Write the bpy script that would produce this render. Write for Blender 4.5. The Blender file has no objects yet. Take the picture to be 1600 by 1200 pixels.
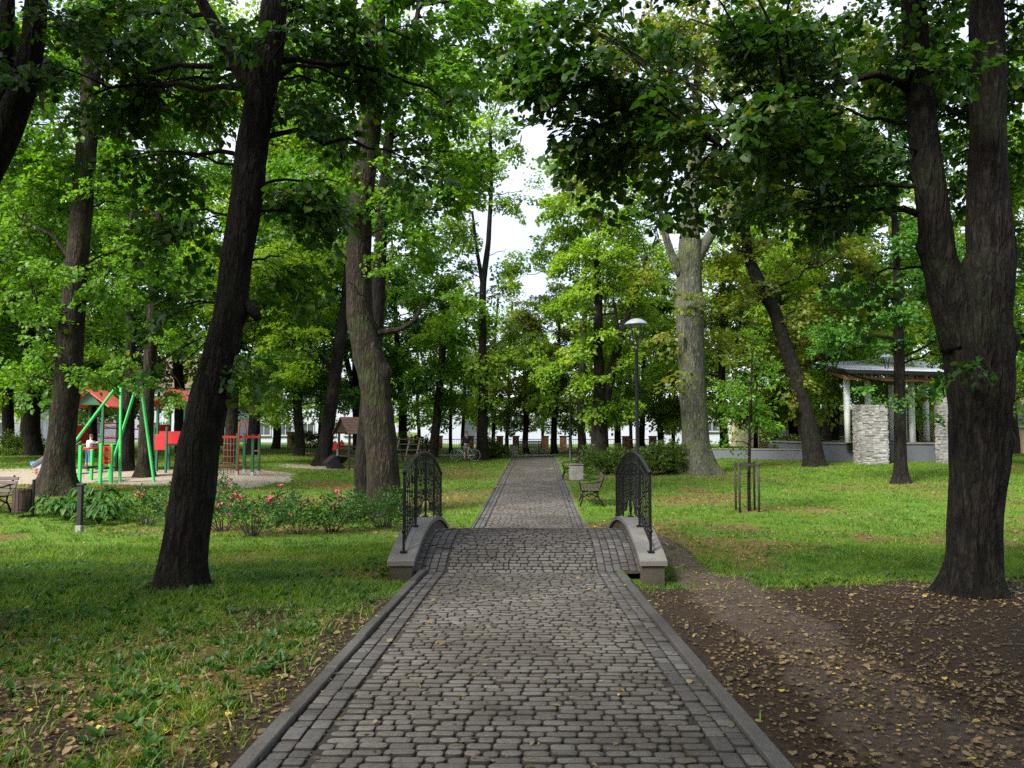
import bpy, math, random
import numpy as np
from mathutils import Vector, Matrix
R = math.radians
SC = bpy.context.scene
COL = SC.collection
rng = np.random.default_rng(7)
random.seed(7)

# ------------------------------------------------------------------ camera
CAMZ, F, PITCH = 1.63, 1200.0, math.atan(72 / 1200)
cs, sn = math.cos(PITCH), math.sin(PITCH)


def ray(px, py):
    x, z = (px - 800) / F, (600 - py) / F
    return np.array([x, cs - sn * z, sn + cs * z])


def P(px, py, d):
    """point of the place seen at that pixel, d metres ahead"""
    r = ray(px, py)
    return np.array([0, 0, CAMZ]) + r * (d / r[1])


def smooth(a, b, x):
    t = np.clip((np.asarray(x, float) - a) / (b - a), 0, 1)
    return t * t * (3 - 2 * t)


# ------------------------------------------------------------------ noise
def vnoise(p, seed=0):
    p = np.asarray(p, float)
    i = np.floor(p).astype(np.int64)
    f = p - i
    f = f * f * (3 - 2 * f)
    out = 0

    def h(ix):
        n = (ix[..., 0] * 374761393 + ix[..., 1] * 668265263 + ix[..., 2] * 2147483647 + seed * 974711) & 0xFFFFFFFF
        n = ((n ^ (n >> 13)) * 1274126177) & 0xFFFFFFFF
        return ((n ^ (n >> 16)) & 0xFFFF) / 65535.0
    for dx in (0, 1):
        for dy in (0, 1):
            for dz in (0, 1):
                w = (f[..., 0] if dx else 1 - f[..., 0]) * (f[..., 1] if dy else 1 - f[..., 1]) * (f[..., 2] if dz else 1 - f[..., 2])
                out = out + w * h(i + np.array([dx, dy, dz]))
    return out


def n2(x, y, s, seed=0):
    x, y = np.broadcast_arrays(np.asarray(x, float), np.asarray(y, float))
    p = np.stack([x * s, y * s, np.zeros_like(x) + .5], -1)
    return .6 * vnoise(p, seed) + .3 * vnoise(p * 2.1, seed + 1) + .1 * vnoise(p * 4.3, seed + 2)


# ------------------------------------------------------------------ terrain shape
_D = [-40, 0, 3.7, 10.6, 14.8, 17.6, 24, 35, 47.6, 60, 100, 400]
_Z = [0.05, .03, 0, -.28, -.55, -.62, -.5, -.25, 0, .1, .1, .1]
_CD = [-40, 3.7, 10.6, 12.7, 17.6, 47.6, 60, 400]
_CX = [-.12, -.006, .115, .19, .38, 1.35, 1.75, 1.75]


def zc(d):
    d = np.asarray(d, float)
    return (np.interp(d - .8, _D, _Z) + np.interp(d, _D, _Z) * 2 + np.interp(d + .8, _D, _Z)) / 4


def cx(d):
    d = np.asarray(d, float)
    return (np.interp(d - 2, _CD, _CX) + np.interp(d, _CD, _CX) + np.interp(d + 2, _CD, _CX)) / 3


def hz(x, y):
    x, y = np.asarray(x, float), np.asarray(y, float)
    u = x - cx(y)
    z = zc(y)
    au = np.abs(u)
    sw = np.exp(-((y - 12.7) / 1.9) ** 2) * smooth(1.5, 3.2, au)
    z = z - sw * np.where(u > 0, .34, .16)
    z = z + (n2(x, y, .35, 5) - .5) * .16 * smooth(1.6, 3.0, au) + (n2(x, y, 1.6, 9) - .5) * .045 * smooth(1.4, 1.7, au)
    z = z - .2 * np.exp(-(((x - 2.0) / .75) ** 2 + ((y - 10.1) / .6) ** 2)) - .13 * np.exp(-(((x + 1.55) / .5) ** 2 + ((y - 10.1) / .55) ** 2))
    z = z + .28 * smooth(6, 14, -u) * smooth(14, 22, y) + .12 * smooth(8, 16, u) * smooth(16, 26, y)
    return z


def G(px, py):
    r = ray(px, py)
    lo, o = 2.0, np.array([0, 0, CAMZ])
    d = 2.0
    while d < 140:
        p = o + r * (d / r[1])
        if p[2] < hz(p[0], p[1]):
            break
        d += .05
    p = o + r * (d / r[1])
    return np.array([p[0], p[1], float(hz(p[0], p[1]))])


def ground(px, d):
    p = P(px, 700, d)
    return np.array([p[0], d, float(hz(p[0], d))])


# ------------------------------------------------------------------ object helpers
def link(o, parent=None):
    COL.objects.link(o)
    if parent is not None:
        o.parent = parent
    return o


def tag(o, label=None, cat=None, group=None, kind=None):
    for k, v in (('label', label), ('category', cat), ('group', group), ('kind', kind)):
        if v:
            o[k] = v
    return o


def empty(name, loc, label=None, cat=None, group=None, rz=0, s=1.0):
    o = bpy.data.objects.new(name, None)
    o.empty_display_size = .1
    o.location = [float(v) for v in loc]
    o.rotation_euler = (0, 0, rz)
    o.scale = (s, s, s)
    link(o)
    return tag(o, label, cat, group)


def np_obj(name, V, quads=None, tris=None, mat=None, parent=None, smooth_=False):
    V = np.ascontiguousarray(V, np.float32).reshape(-1, 3)
    me = bpy.data.meshes.new(name)
    me.vertices.add(len(V))
    me.vertices.foreach_set('co', V.ravel())
    li, ls = [], []
    pos = 0
    for Fa, k in ((quads, 4), (tris, 3)):
        if Fa is not None and len(Fa):
            Fa = np.asarray(Fa, np.int32).reshape(-1, k)
            li.append(Fa.ravel())
            ls.append(pos + np.arange(len(Fa), dtype=np.int32) * k)
            pos += Fa.size
    li = np.concatenate(li)
    ls = np.concatenate(ls)
    me.loops.add(len(li))
    me.loops.foreach_set('vertex_index', li)
    me.polygons.add(len(ls))
    me.polygons.foreach_set('loop_start', ls)
    if smooth_:
        me.polygons.foreach_set('use_smooth', np.ones(len(ls), bool))
    me.update(calc_edges=True)
    if mat:
        me.materials.append(mat)
    o = bpy.data.objects.new(name, me)
    return link(o, parent)


class MB:
    """collects simple solids for ONE mesh"""

    def __init__(s):
        s.v, s.f, s.n, s.sm = [], [], 0, []

    def add(s, V, Fs, sm=False):
        V = np.asarray(V, float).reshape(-1, 3)
        s.v.append(V)
        s.f += [tuple(int(i) + s.n for i in f) for f in Fs]
        s.sm += [sm] * len(Fs)
        s.n += len(V)
        return s

    def box(s, c, size, rz=0, M=None, bev=0.0):
        sx, sy, sz = [v / 2 for v in size]
        if bev > 0:
            b = min(bev, sx * .9, sy * .9, sz * .9)
            V, idx = [], {}
            for X in (-1, 1):
                for Y in (-1, 1):
                    for Z in (-1, 1):
                        for a in range(3):
                            p = [X * (sx - b), Y * (sy - b), Z * (sz - b)]
                            p[a] += (X, Y, Z)[a] * b
                            idx[(X, Y, Z, a)] = len(V)
                            V.append(p)
            Fs = []
            S = (-1, 1)
            for a in range(3):
                o1, o2 = [k for k in range(3) if k != a]
                for sg in S:
                    q = []
                    for (m, n_) in ((-1, -1), (1, -1), (1, 1), (-1, 1)):
                        t = [0, 0, 0]
                        t[a], t[o1], t[o2] = sg, m, n_
                        q.append(idx[(*t, a)])
                    Fs.append(q)
            for a in range(3):
                o1, o2 = [k for k in range(3) if k != a]
                for m in S:
                    for n_ in S:
                        t = [0, 0, 0]
                        t[o1], t[o2] = m, n_
                        lo, hi = list(t), list(t)
                        lo[a], hi[a] = -1, 1
                        Fs.append([idx[(*lo, o1)], idx[(*hi, o1)], idx[(*hi, o2)], idx[(*lo, o2)]])
            for X in S:
                for Y in S:
                    for Z in S:
                        Fs.append([idx[(X, Y, Z, a)] for a in range(3)])
            V = np.array(V)
        else:
            V = np.array([[x, y, z] for x in (-sx, sx) for y in (-sy, sy) for z in (-sz, sz)])
            Fs = [(0, 1, 3, 2), (4, 6, 7, 5), (0, 4, 5, 1), (2, 3, 7, 6), (0, 2, 6, 4), (1, 5, 7, 3)]
        if M is not None:
            V = V @ np.array(M).T
        if rz:
            c_, s_ = math.cos(rz), math.sin(rz)
            V = V @ np.array([[c_, s_, 0], [-s_, c_, 0], [0, 0, 1]])
        return s.add(V + np.array(c, float), Fs)

    def beam(s, a, b, w, h=None, up=(0, 0, 1), bev=0.0):
        a, b = np.array(a, float), np.array(b, float)
        d = b - a
        L = np.linalg.norm(d)
        x = d / L
        up = np.array(up, float)
        if abs(x @ up) > .98:
            up = np.array([0, 1, 0.])
        y = np.cross(up, x)
        y /= np.linalg.norm(y)
        z = np.cross(x, y)
        return s.box((a + b) / 2, (L, w, h or w), M=np.stack([x, y, z], 1), bev=bev)

    def tube(s, pts, rad, n=8, cap=True):
        V, Fs = tube_arr(pts, rad, n, cap)
        return s.add(V, Fs, True)

    def lathe(s, prof, n=16, c=(0, 0, 0)):
        prof = np.array(prof, float)
        a = np.arange(n) * 2 * np.pi / n
        V = np.stack([np.outer(prof[:, 0], np.cos(a)), np.outer(prof[:, 0], np.sin(a)), np.repeat(prof[:, 1:2], n, 1)], -1).reshape(-1, 3)
        Fs = []
        for i in range(len(prof) - 1):
            for j in range(n):
                Fs.append((i * n + j, i * n + (j + 1) % n, (i + 1) * n + (j + 1) % n, (i + 1) * n + j))
        Fs.append(tuple(range(n))[::-1])
        Fs.append(tuple(range((len(prof) - 1) * n, len(prof) * n)))
        return s.add(V + np.array(c, float), Fs, True)

    def prism(s, pts, ext):
        """closed outline pts (k,3) swept by the vector ext"""
        p = np.array(pts, float)
        k = len(p)
        V = np.concatenate([p, p + np.array(ext, float)])
        Fs = [tuple(range(k))[::-1], tuple(range(k, 2 * k))]
        Fs += [(i, (i + 1) % k, k + (i + 1) % k, k + i) for i in range(k)]
        return s.add(V, Fs)

    def build(s, name, mat, parent=None):
        me = bpy.data.meshes.new(name)
        me.from_pydata(np.concatenate(s.v).tolist(), [], s.f)
        me.polygons.foreach_set('use_smooth', np.array(s.sm, bool))
        me.materials.append(mat)
        me.update()
        o = bpy.data.objects.new(name, me)
        return link(o, parent)


def tube_arr(pts, rad, n=8, cap=True):
    pts = np.asarray(pts, float)
    m = len(pts)
    rad = np.broadcast_to(np.asarray(rad, float), (m,))
    T = np.gradient(pts, axis=0)
    T /= np.linalg.norm(T, axis=1)[:, None] + 1e-9
    ref = np.array([1., 0, 0]) if abs(T[0][0]) < .8 else np.array([0, 1., 0])
    a = np.arange(n) * 2 * np.pi / n
    V = np.zeros((m, n, 3))
    u = ref
    for i in range(m):
        u = u - T[i] * (u @ T[i])
        u /= np.linalg.norm(u) + 1e-9
        w = np.cross(T[i], u)
        V[i] = pts[i] + rad[i] * (np.outer(np.cos(a), u) + np.outer(np.sin(a), w))
    Fs = []
    for i in range(m - 1):
        for j in range(n):
            j2 = (j + 1) % n
            Fs.append((i * n + j, i * n + j2, (i + 1) * n + j2, (i + 1) * n + j))
    if cap:
        Fs.append(tuple(range(n))[::-1])
        Fs.append(tuple(range((m - 1) * n, m * n)))
    return V.reshape(-1, 3), Fs


def copy_tree(o, parent=None):
    c = o.copy()
    COL.objects.link(c)
    if parent is not None:
        c.parent = parent
    for ch in list(o.children):
        copy_tree(ch, c)
    return c


# ------------------------------------------------------------------ materials
def newmat(name):
    m = bpy.data.materials.new(name)
    m.use_nodes = True
    nt = m.node_tree
    return m, nt.nodes, nt.links, nt.nodes['Principled BSDF']


def ramp(N, stops):
    r = N.new('ShaderNodeValToRGB')
    e = r.color_ramp.elements
    while len(e) < len(stops):
        e.new(.5)
    for k, (p, c) in enumerate(stops):
        e[k].position = p
        e[k].color = (*c, 1)
    return r


def mixc(N, L, fac, a, b, mode='MIX'):
    m = N.new('ShaderNodeMix')
    m.data_type = 'RGBA'
    m.blend_type = mode
    for sock, val in ((m.inputs[0], fac), (m.inputs[6], a), (m.inputs[7], b)):
        if hasattr(val, 'node'):
            L.new(val, sock)
        elif isinstance(val, (int, float)):
            sock.default_value = val
        else:
            sock.default_value = (*val, 1)
    return m.outputs[2]


def noise(N, L, scale, detail=4, vec=None, rough=.55):
    n = N.new('ShaderNodeTexNoise')
    n.inputs['Scale'].default_value = scale
    n.inputs['Detail'].default_value = detail
    n.inputs['Roughness'].default_value = rough
    if vec is not None:
        L.new(vec, n.inputs['Vector'])
    return n.outputs['Fac']


def objvec(N, L, scale=(1, 1, 1)):
    t = N.new('ShaderNodeTexCoord')
    mp = N.new('ShaderNodeMapping')
    mp.inputs['Scale'].default_value = scale
    L.new(t.outputs['Object'], mp.inputs['Vector'])
    return mp.outputs['Vector']


def bump(N, L, h, b, strength=.5, dist=.02):
    bp = N.new('ShaderNodeBump')
    bp.inputs['Strength'].default_value = strength
    bp.inputs['Distance'].default_value = dist
    L.new(h, bp.inputs['Height'])
    L.new(bp.outputs['Normal'], b.inputs['Normal'])


def plain(name, col, rough=.6, metal=0, var=.25, scale=6, bmp=.15, spec=.4):
    m, N, L, b = newmat(name)
    v = objvec(N, L)
    n = noise(N, L, scale, 5, v)
    r = ramp(N, [(.25, tuple(c * (1 - var) for c in col)), (.75, tuple(min(1, c * (1 + var)) for c in col))])
    L.new(n, r.inputs['Fac'])
    L.new(r.outputs['Color'], b.inputs['Base Color'])
    b.inputs['Roughness'].default_value = rough
    b.inputs['Metallic'].default_value = metal
    b.inputs['Specular IOR Level'].default_value = spec
    if bmp:
        bump(N, L, noise(N, L, scale * 12, 4, v), b, bmp, .005)
    return m


def leaf_mat(name, dark, light, odd, trans=.4, odd_at=.93, tone=((.62, .72, .7), (1.15, 1.08, .9)), ns=.55):
    m, N, L, b = newmat(name)
    g = N.new('ShaderNodeNewGeometry')
    r = ramp(N, [(0, dark), (odd_at - .08, light), (odd_at, light), (min(1, odd_at + .03), odd)])
    L.new(g.outputs['Random Per Island'], r.inputs['Fac'])
    v = objvec(N, L)
    n = noise(N, L, ns, 4, v)
    rr = ramp(N, [(.35, tone[0]), (.65, tone[1])])
    L.new(n, rr.inputs['Fac'])
    c = mixc(N, L, 1.0, r.outputs['Color'], rr.outputs['Color'], 'MULTIPLY')
    L.new(c, b.inputs['Base Color'])
    b.inputs['Roughness'].default_value = .5
    b.inputs['Specular IOR Level'].default_value = .35
    t = N.new('ShaderNodeBsdfTranslucent')
    c2 = mixc(N, L, 1.0, c, (1.5, 1.6, .8), 'MULTIPLY')
    L.new(c2, t.inputs['Color'])
    mx = N.new('ShaderNodeMixShader')
    mx.inputs[0].default_value = trans
    L.new(b.outputs[0], mx.inputs[1])
    L.new(t.outputs[0], mx.inputs[2])
    L.new(mx.outputs[0], N['Material Output'].inputs['Surface'])
    return m


def bark_mat(name, dark, light, moss, moss_amt=.5, sc=1.0):
    m, N, L, b = newmat(name)
    v = objvec(N, L, (6 * sc, 6 * sc, 1.3 * sc))
    n1 = noise(N, L, 2.2, 6, v, .65)
    vo = N.new('ShaderNodeTexVoronoi')
    vo.feature = 'DISTANCE_TO_EDGE'
    vo.inputs['Scale'].default_value = 1.5
    mpv = N.new('ShaderNodeVectorMath')
    mpv.operation = 'ADD'
    nn = N.new('ShaderNodeTexNoise')
    nn.inputs['Scale'].default_value = 3
    L.new(v, nn.inputs['Vector'])
    L.new(v, mpv.inputs[0])
    L.new(nn.outputs['Color'], mpv.inputs[1])
    L.new(mpv.outputs[0], vo.inputs['Vector'])
    r = ramp(N, [(.3, dark), (.7, light)])
    L.new(n1, r.inputs['Fac'])
    rv = ramp(N, [(0, (.3, .3, .3)), (.22, (1, 1, 1))])
    L.new(vo.outputs['Distance'], rv.inputs['Fac'])
    c = mixc(N, L, .85, r.outputs['Color'], rv.outputs['Color'], 'MULTIPLY')
    v2 = objvec(N, L)
    n3 = noise(N, L, 1.6, 5, v2, .6)
    rm = ramp(N, [(.5, (0, 0, 0)), (.68, (moss_amt,) * 3)])
    L.new(n3, rm.inputs['Fac'])
    c = mixc(N, L, rm.outputs['Color'], c, moss)
    L.new(c, b.inputs['Base Color'])
    b.inputs['Roughness'].default_value = .9
    b.inputs['Specular IOR Level'].default_value = .15
    ad = N.new('ShaderNodeMath')
    ad.operation = 'MULTIPLY_ADD'
    L.new(vo.outputs['Distance'], ad.inputs[0])
    ad.inputs[1].default_value = 1.4
    L.new(n1, ad.inputs[2])
    bump(N, L, ad.outputs[0], b, 1.0, .06)
    return m


M = {}
M['bark_dark'] = bark_mat('bark_dark', (.006, .005, .004), (.03, .0245, .019), (.018, .026, .008), .4)
M['bark_brown'] = bark_mat('bark_brown', (.012, .0095, .007), (.054, .042, .028), (.03, .046, .01), .6, .9)
M['bark_grey'] = bark_mat('bark_grey', (.045, .045, .032), (.15, .158, .115), (.09, .105, .025), .75, 1.0)
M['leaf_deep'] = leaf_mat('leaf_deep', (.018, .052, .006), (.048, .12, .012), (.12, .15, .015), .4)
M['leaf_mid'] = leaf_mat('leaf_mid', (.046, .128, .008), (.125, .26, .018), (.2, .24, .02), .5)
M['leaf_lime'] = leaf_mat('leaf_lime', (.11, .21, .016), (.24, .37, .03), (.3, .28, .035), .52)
M['leaf_olive'] = leaf_mat('leaf_olive', (.085, .125, .014), (.17, .22, .025), (.26, .18, .028), .5, .88)
M['leaf_blue'] = leaf_mat('leaf_blue', (.03, .1, .016), (.075, .2, .03), (.14, .22, .03), .45)
M['shrub'] = leaf_mat('shrub_leaf', (.03, .07, .012), (.09, .15, .02), (.16, .17, .03), .3)
M['rose_leaf'] = leaf_mat('rose_leaf', (.02, .07, .012), (.05, .13, .02), (.1, .15, .03), .3)
M['hosta'] = leaf_mat('hosta_leaf', (.02, .07, .012), (.05, .135, .02), (.08, .16, .03), .35)
M['grass'] = leaf_mat('grass_blade', (.045, .115, .008), (.13, .25, .018), (.3, .25, .07), .4, .92, ((.5, .62, .6), (1.35, 1.12, .8)), .8)
M['litter'] = leaf_mat('dry_leaf', (.045, .03, .017), (.27, .19, .105), (.48, .36, .07), .2, .94)
M['petal'] = plain('rose_petal', (.72, .09, .2), .6, var=.35, scale=20, bmp=0)
M['iron'] = plain('black_iron', (.006, .0065, .007), .42, .0, .3, 9, .1, .3)
M['darkwood'] = plain('dark_stained_wood', (.045, .027, .02), .55, 0, .35, 5, .3)
M['brownwood'] = plain('brown_wood', (.09, .045, .028), .65, 0, .35, 5, .3)
M['greywood'] = plain('weathered_slats', (.2, .19, .175), .7, 0, .3, 5, .3)
M['stake'] = plain('stake_wood', (.026, .021, .016), .8, 0, .35, 5, .3)
M['green'] = plain('bright_green_paint', (.04, .42, .09), .4, 0, .12, 4, .05)
M['dgreen'] = plain('dark_green_paint', (.02, .1, .045), .45, 0, .2, 4, .05)
M['red'] = plain('red_panel', (.5, .02, .025), .45, 0, .15, 4, .05)
M['redroof'] = plain('faded_red_roof', (.62, .12, .1), .5, 0, .15, 4, .05)
M['yellow'] = plain('yellow_paint', (.7, .48, .03), .5, 0, .1, 4, 0)
M['blue'] = plain('blue_paint', (.03, .14, .4), .5, 0, .15, 4, .05)
M['black'] = plain('black_rubber', (.015, .015, .016), .6, 0, .2, 8, .1)
M['concrete'] = plain('concrete', (.24, .23, .2), .85, 0, .3, 4, .4)
M['coping'] = plain('coping_concrete', (.13, .125, .11), .8, 0, .35, 3, .4)
M['pier'] = plain('pier_concrete', (.06, .05, .036), .9, 0, .45, 2.5, .5)
M['granite'] = plain('grey_granite', (.09, .097, .11), .55, 0, .2, 14, .1)
M['white'] = plain('white_render', (.36, .38, .44), .8, 0, .05, .6, .1)
M['column'] = plain('white_column_paint', (.82, .83, .85), .6, 0, .06, 1, .05)
M['beige'] = plain('beige_render', (.52, .4, .24), .85, 0, .08, .8, .1)
M['roofmetal'] = plain('grey_metal_roof', (.5, .53, .6), .4, .3, .12, 2, .05)
M['steel'] = plain('galvanised_steel', (.45, .46, .47), .45, .6, .15, 6, .05)
M['lampcap'] = plain('grey_lamp_cap', (.2, .22, .25), .4, .2, .15, 6, .05)
M['timber'] = plain('roof_timber', (.17, .075, .035), .7, 0, .3, 4, .2)
M['tile'] = plain('brown_roof_tile', (.1, .06, .042), .8, 0, .25, 5, .3)
M['rope'] = plain('rope', (.25, .1, .05), .9, 0, .2, 12, .2)
M['skin'] = plain('skin', (.5, .29, .2), .55, 0, .06, 8, 0)
M['blackcloth'] = plain('black_cloth', (.014, .014, .017), .85, 0, .3, 12, .1)
M['khaki'] = plain('khaki_cloth', (.2, .15, .1), .85, 0, .15, 12, .1)
M['whitecloth'] = plain('pale_grey_cloth', (.6, .62, .66), .85, 0, .1, 12, .1)
M['denim'] = plain('blue_denim', (.07, .13, .27), .85, 0, .25, 20, .1)
M['capred'] = plain('red_cap', (.3, .04, .05), .8, 0, .15, 12, .1)
M['hair'] = plain('brown_hair', (.08, .045, .025), .7, 0, .3, 20, .1)
M['dark_glass'] = plain('window_glass', (.05, .06, .07), .12, 0, .3, 1, 0, .7)  # dark glass colour of the window panes
M['slate'] = plain('grey_window_frame', (.35, .36, .38), .5, 0, .1, 5, 0)


def brick_mat(name, c1, c2, mortar, scale, w=.5, h=.25, b_=.6):
    m, N, L, b = newmat(name)
    t = N.new('ShaderNodeTexCoord')
    br = N.new('ShaderNodeTexBrick')
    br.inputs['Color1'].default_value = (*c1, 1)
    br.inputs['Color2'].default_value = (*c2, 1)
    br.inputs['Mortar'].default_value = (*mortar, 1)
    br.inputs['Scale'].default_value = scale
    br.inputs['Brick Width'].default_value = w
    br.inputs['Row Height'].default_value = h
    mp = N.new('ShaderNodeMapping')
    mp.inputs['Rotation'].default_value = (R(90), 0, 0)
    L.new(t.outputs['Object'], mp.inputs['Vector'])
    L.new(mp.outputs[0], br.inputs['Vector'])
    n = noise(N, L, 8, 4, mp.outputs[0])
    rr = ramp(N, [(.3, (.7, .7, .7)), (.7, (1.2, 1.2, 1.2))])
    L.new(n, rr.inputs['Fac'])
    L.new(mixc(N, L, 1, br.outputs['Color'], rr.outputs['Color'], 'MULTIPLY'), b.inputs['Base Color'])
    b.inputs['Roughness'].default_value = .9
    bump(N, L, br.outputs['Fac'], b, -b_, .02)
    return m


M['brick'] = brick_mat('orange_brick', (.6, .24, .11), (.5, .18, .08), (.45, .4, .35), 4)


def paver_mat(name, stops, sc=40):
    m, N, L, b = newmat(name)
    g = N.new('ShaderNodeNewGeometry')
    r = ramp(N, stops)
    L.new(g.outputs['Random Per Island'], r.inputs['Fac'])
    v = objvec(N, L)
    n = noise(N, L, sc, 5, v, .7)
    rr = ramp(N, [(.3, (.72, .71, .7)), (.7, (1.22, 1.22, 1.22))])
    L.new(n, rr.inputs['Fac'])
    c = mixc(N, L, 1, r.outputs['Color'], rr.outputs['Color'], 'MULTIPLY')
    n2_ = noise(N, L, .9, 5, v, .6)
    r2 = ramp(N, [(.35, (.62, .6, .57)), (.65, (1.08, 1.08, 1.08))])
    L.new(n2_, r2.inputs['Fac'])
    c = mixc(N, L, 1, c, r2.outputs['Color'], 'MULTIPLY')
    L.new(c, b.inputs['Base Color'])
    b.inputs['Roughness'].default_value = .8
    b.inputs['Specular IOR Level'].default_value = .3
    bump(N, L, n, b, .35, .006)
    return m


M['paver'] = paver_mat('path_paver', [(0, (.098, .09, .077)), (.6, (.124, .116, .101)), (1, (.15, .141, .126))])
M['border'] = paver_mat('border_paver', [(0, (.07, .067, .063)), (.7, (.098, .094, .089)), (1, (.13, .125, .117))])
M['kerb'] = paver_mat('kerb_concrete', [(0, (.062, .06, .055)), (1, (.1, .096, .088))], 55)


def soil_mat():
    m, N, L, b = newmat('joint_soil_shade')  # soil between stones; on their sides it also paints the joint shade
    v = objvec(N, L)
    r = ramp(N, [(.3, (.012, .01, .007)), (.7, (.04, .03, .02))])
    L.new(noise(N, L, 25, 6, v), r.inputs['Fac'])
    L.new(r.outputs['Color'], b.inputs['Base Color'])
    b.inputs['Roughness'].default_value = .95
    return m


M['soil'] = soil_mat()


def ground_mat():
    m, N, L, b = newmat('park_ground')
    v = objvec(N, L)

    def attr(nm):
        a = N.new('ShaderNodeAttribute')
        a.attribute_name = nm
        return a.outputs['Fac']

    def edge(a, sc, w=.5):
        n = noise(N, L, sc, 5, v, .65)
        ad = N.new('ShaderNodeMath')
        ad.operation = 'MULTIPLY_ADD'
        L.new(n, ad.inputs[0])
        ad.inputs[1].default_value = w
        L.new(a, ad.inputs[2])
        mr = N.new('ShaderNodeMapRange')
        mr.interpolation_type = 'SMOOTHSTEP'
        mr.inputs[1].default_value = .5 + w * .32
        mr.inputs[2].default_value = .5 + w * .68
        L.new(ad.outputs[0], mr.inputs[0])
        return mr.outputs[0]
    nb = noise(N, L, 30, 6, v, .7)
    nf = noise(N, L, 6, 6, v, .7)
    gr = ramp(N, [(.3, (.03, .06, .008)), (.5, (.07, .135, .014)), (.72, (.12, .19, .024))])
    L.new(nb, gr.inputs['Fac'])
    so = ramp(N, [(.25, (.015, .0095, .006)), (.5, (.038, .026, .017)), (.75, (.08, .057, .04))])
    L.new(nb, so.inputs['Fac'])
    li = ramp(N, [(.25, (.04, .025, .012)), (.5, (.12, .08, .03)), (.75, (.24, .17, .07))])
    L.new(nb, li.inputs['Fac'])
    sa = ramp(N, [(.3, (.2, .165, .12)), (.7, (.36, .31, .24))])
    L.new(nf, sa.inputs['Fac'])
    c = mixc(N, L, edge(attr('litter'), 9, 1.3), gr.outputs['Color'], li.outputs['Color'])
    tk = ramp(N, [(.3, (.06, .046, .035)), (.7, (.15, .12, .095))])
    L.new(nf, tk.inputs['Fac'])
    tm = N.new('ShaderNodeMath')
    tm.operation = 'MULTIPLY'
    L.new(edge(attr('track'), 4, .8), tm.inputs[0])
    tm.inputs[1].default_value = .55
    sc_ = mixc(N, L, tm.outputs[0], so.outputs['Color'], tk.outputs['Color'])
    c = mixc(N, L, edge(attr('dirt'), 2.5, .7), c, sc_)
    c = mixc(N, L, edge(attr('sand'), 1.5, .6), c, sa.outputs['Color'])
    L.new(c, b.inputs['Base Color'])
    b.inputs['Roughness'].default_value = .95
    b.inputs['Specular IOR Level'].default_value = .1
    bump(N, L, nb, b, .8, .03)
    return m


M['ground'] = ground_mat()

# ------------------------------------------------------------------ masks of the ground


def bump2(x, y, cx_, cy_, rx, ry):
    return np.exp(-(((x - cx_) / rx) ** 2 + ((y - cy_) / ry) ** 2))


TRUNK_AT = []   # (x, y, r) filled below for the litter at the trees


def masks(x, y):
    x, y = np.asarray(x, float), np.asarray(y, float)
    u = x - cx(y)
    nz = n2(x, y, .7, 21) - .5
    dirt = smooth(1.2, 1.45, u) * (1 - smooth(8.6, 10.1, y + nz * 2.6 - .03 * u))
    # trampled trail that leaves the path beside the bridge
    tx = np.interp(y, [8, 10, 11, 13, 16, 20], [2.4, 2.5, 2.6, 2.7, 2.4, 1.9])
    dirt = np.maximum(dirt, (1 - smooth(.3, .75, np.abs(u - tx))) * smooth(8, 9, y) * (1 - smooth(17, 20, y)) * .95)
    dirt = np.maximum(dirt, .9 * bump2(x, y, 2.0, 10.0, .6, .5))
    dirt = np.maximum(dirt, .7 * bump2(x, y, -1.55, 10.0, .4, .45))
    dirt = np.maximum(dirt, (1 - smooth(.05, .35, np.abs(u + 1.5) + nz * .3)) * .75 * (1 - smooth(8, 9.5, y)))
    dirt = np.maximum(dirt, .75 * smooth(.48, .75, n2(x, y, .8, 33)) * (u < 0) * (1 - smooth(6.5, 11, y)))
    litter = .75 * smooth(.44, .74, n2(x, y, .45, 41)) + .25 * smooth(.5, .7, n2(x, y, 1.4, 43))
    litter = np.maximum(litter, .8 * bump2(x, y, 7.6, 21.3, 2.0, .9))
    litter = np.maximum(litter, .75 * bump2(u, y, -2.6, 24, 1.6, 4))
    litter = np.maximum(litter, .7 * bump2(u, y, -3.2, 34, 2.0, 5))
    litter = np.maximum(litter, .9 * bump2(x, y, -5.5, 17.2, 4.2, 1.0))
    litter = np.maximum(litter, .8 * bump2(x, y, -15, 20.5, 3.2, 2.6))
    litter = np.maximum(litter, .55 * bump2(x, y, 14, 27, 5, 3))
    litter = np.maximum(litter, .5 * bump2(x, y, 9, 31, 4, 3))
    litter = np.maximum(litter, .88 * (u < -1.35) * (1 - smooth(4.5, 9.5, y)) * (.45 + .9 * n2(x, y, 1.1, 47)))
    for (a, b_, r_) in TRUNK_AT:
        litter = np.maximum(litter, .85 * bump2(x, y, a, b_, r_ * 2.2 + .35, r_ * 2.0 + .3))
    sand = smooth(0, 1.2, y - 25.3 - nz * 2) * (1 - smooth(0, 2.0, y - 31.5 - nz * 3)) * smooth(8.0, 9.5, -x - nz * 2)
    sand = np.maximum(sand, .9 * bump2(x, y, -9, 36, 2.5, 1.6))
    return dirt, litter, sand


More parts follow.
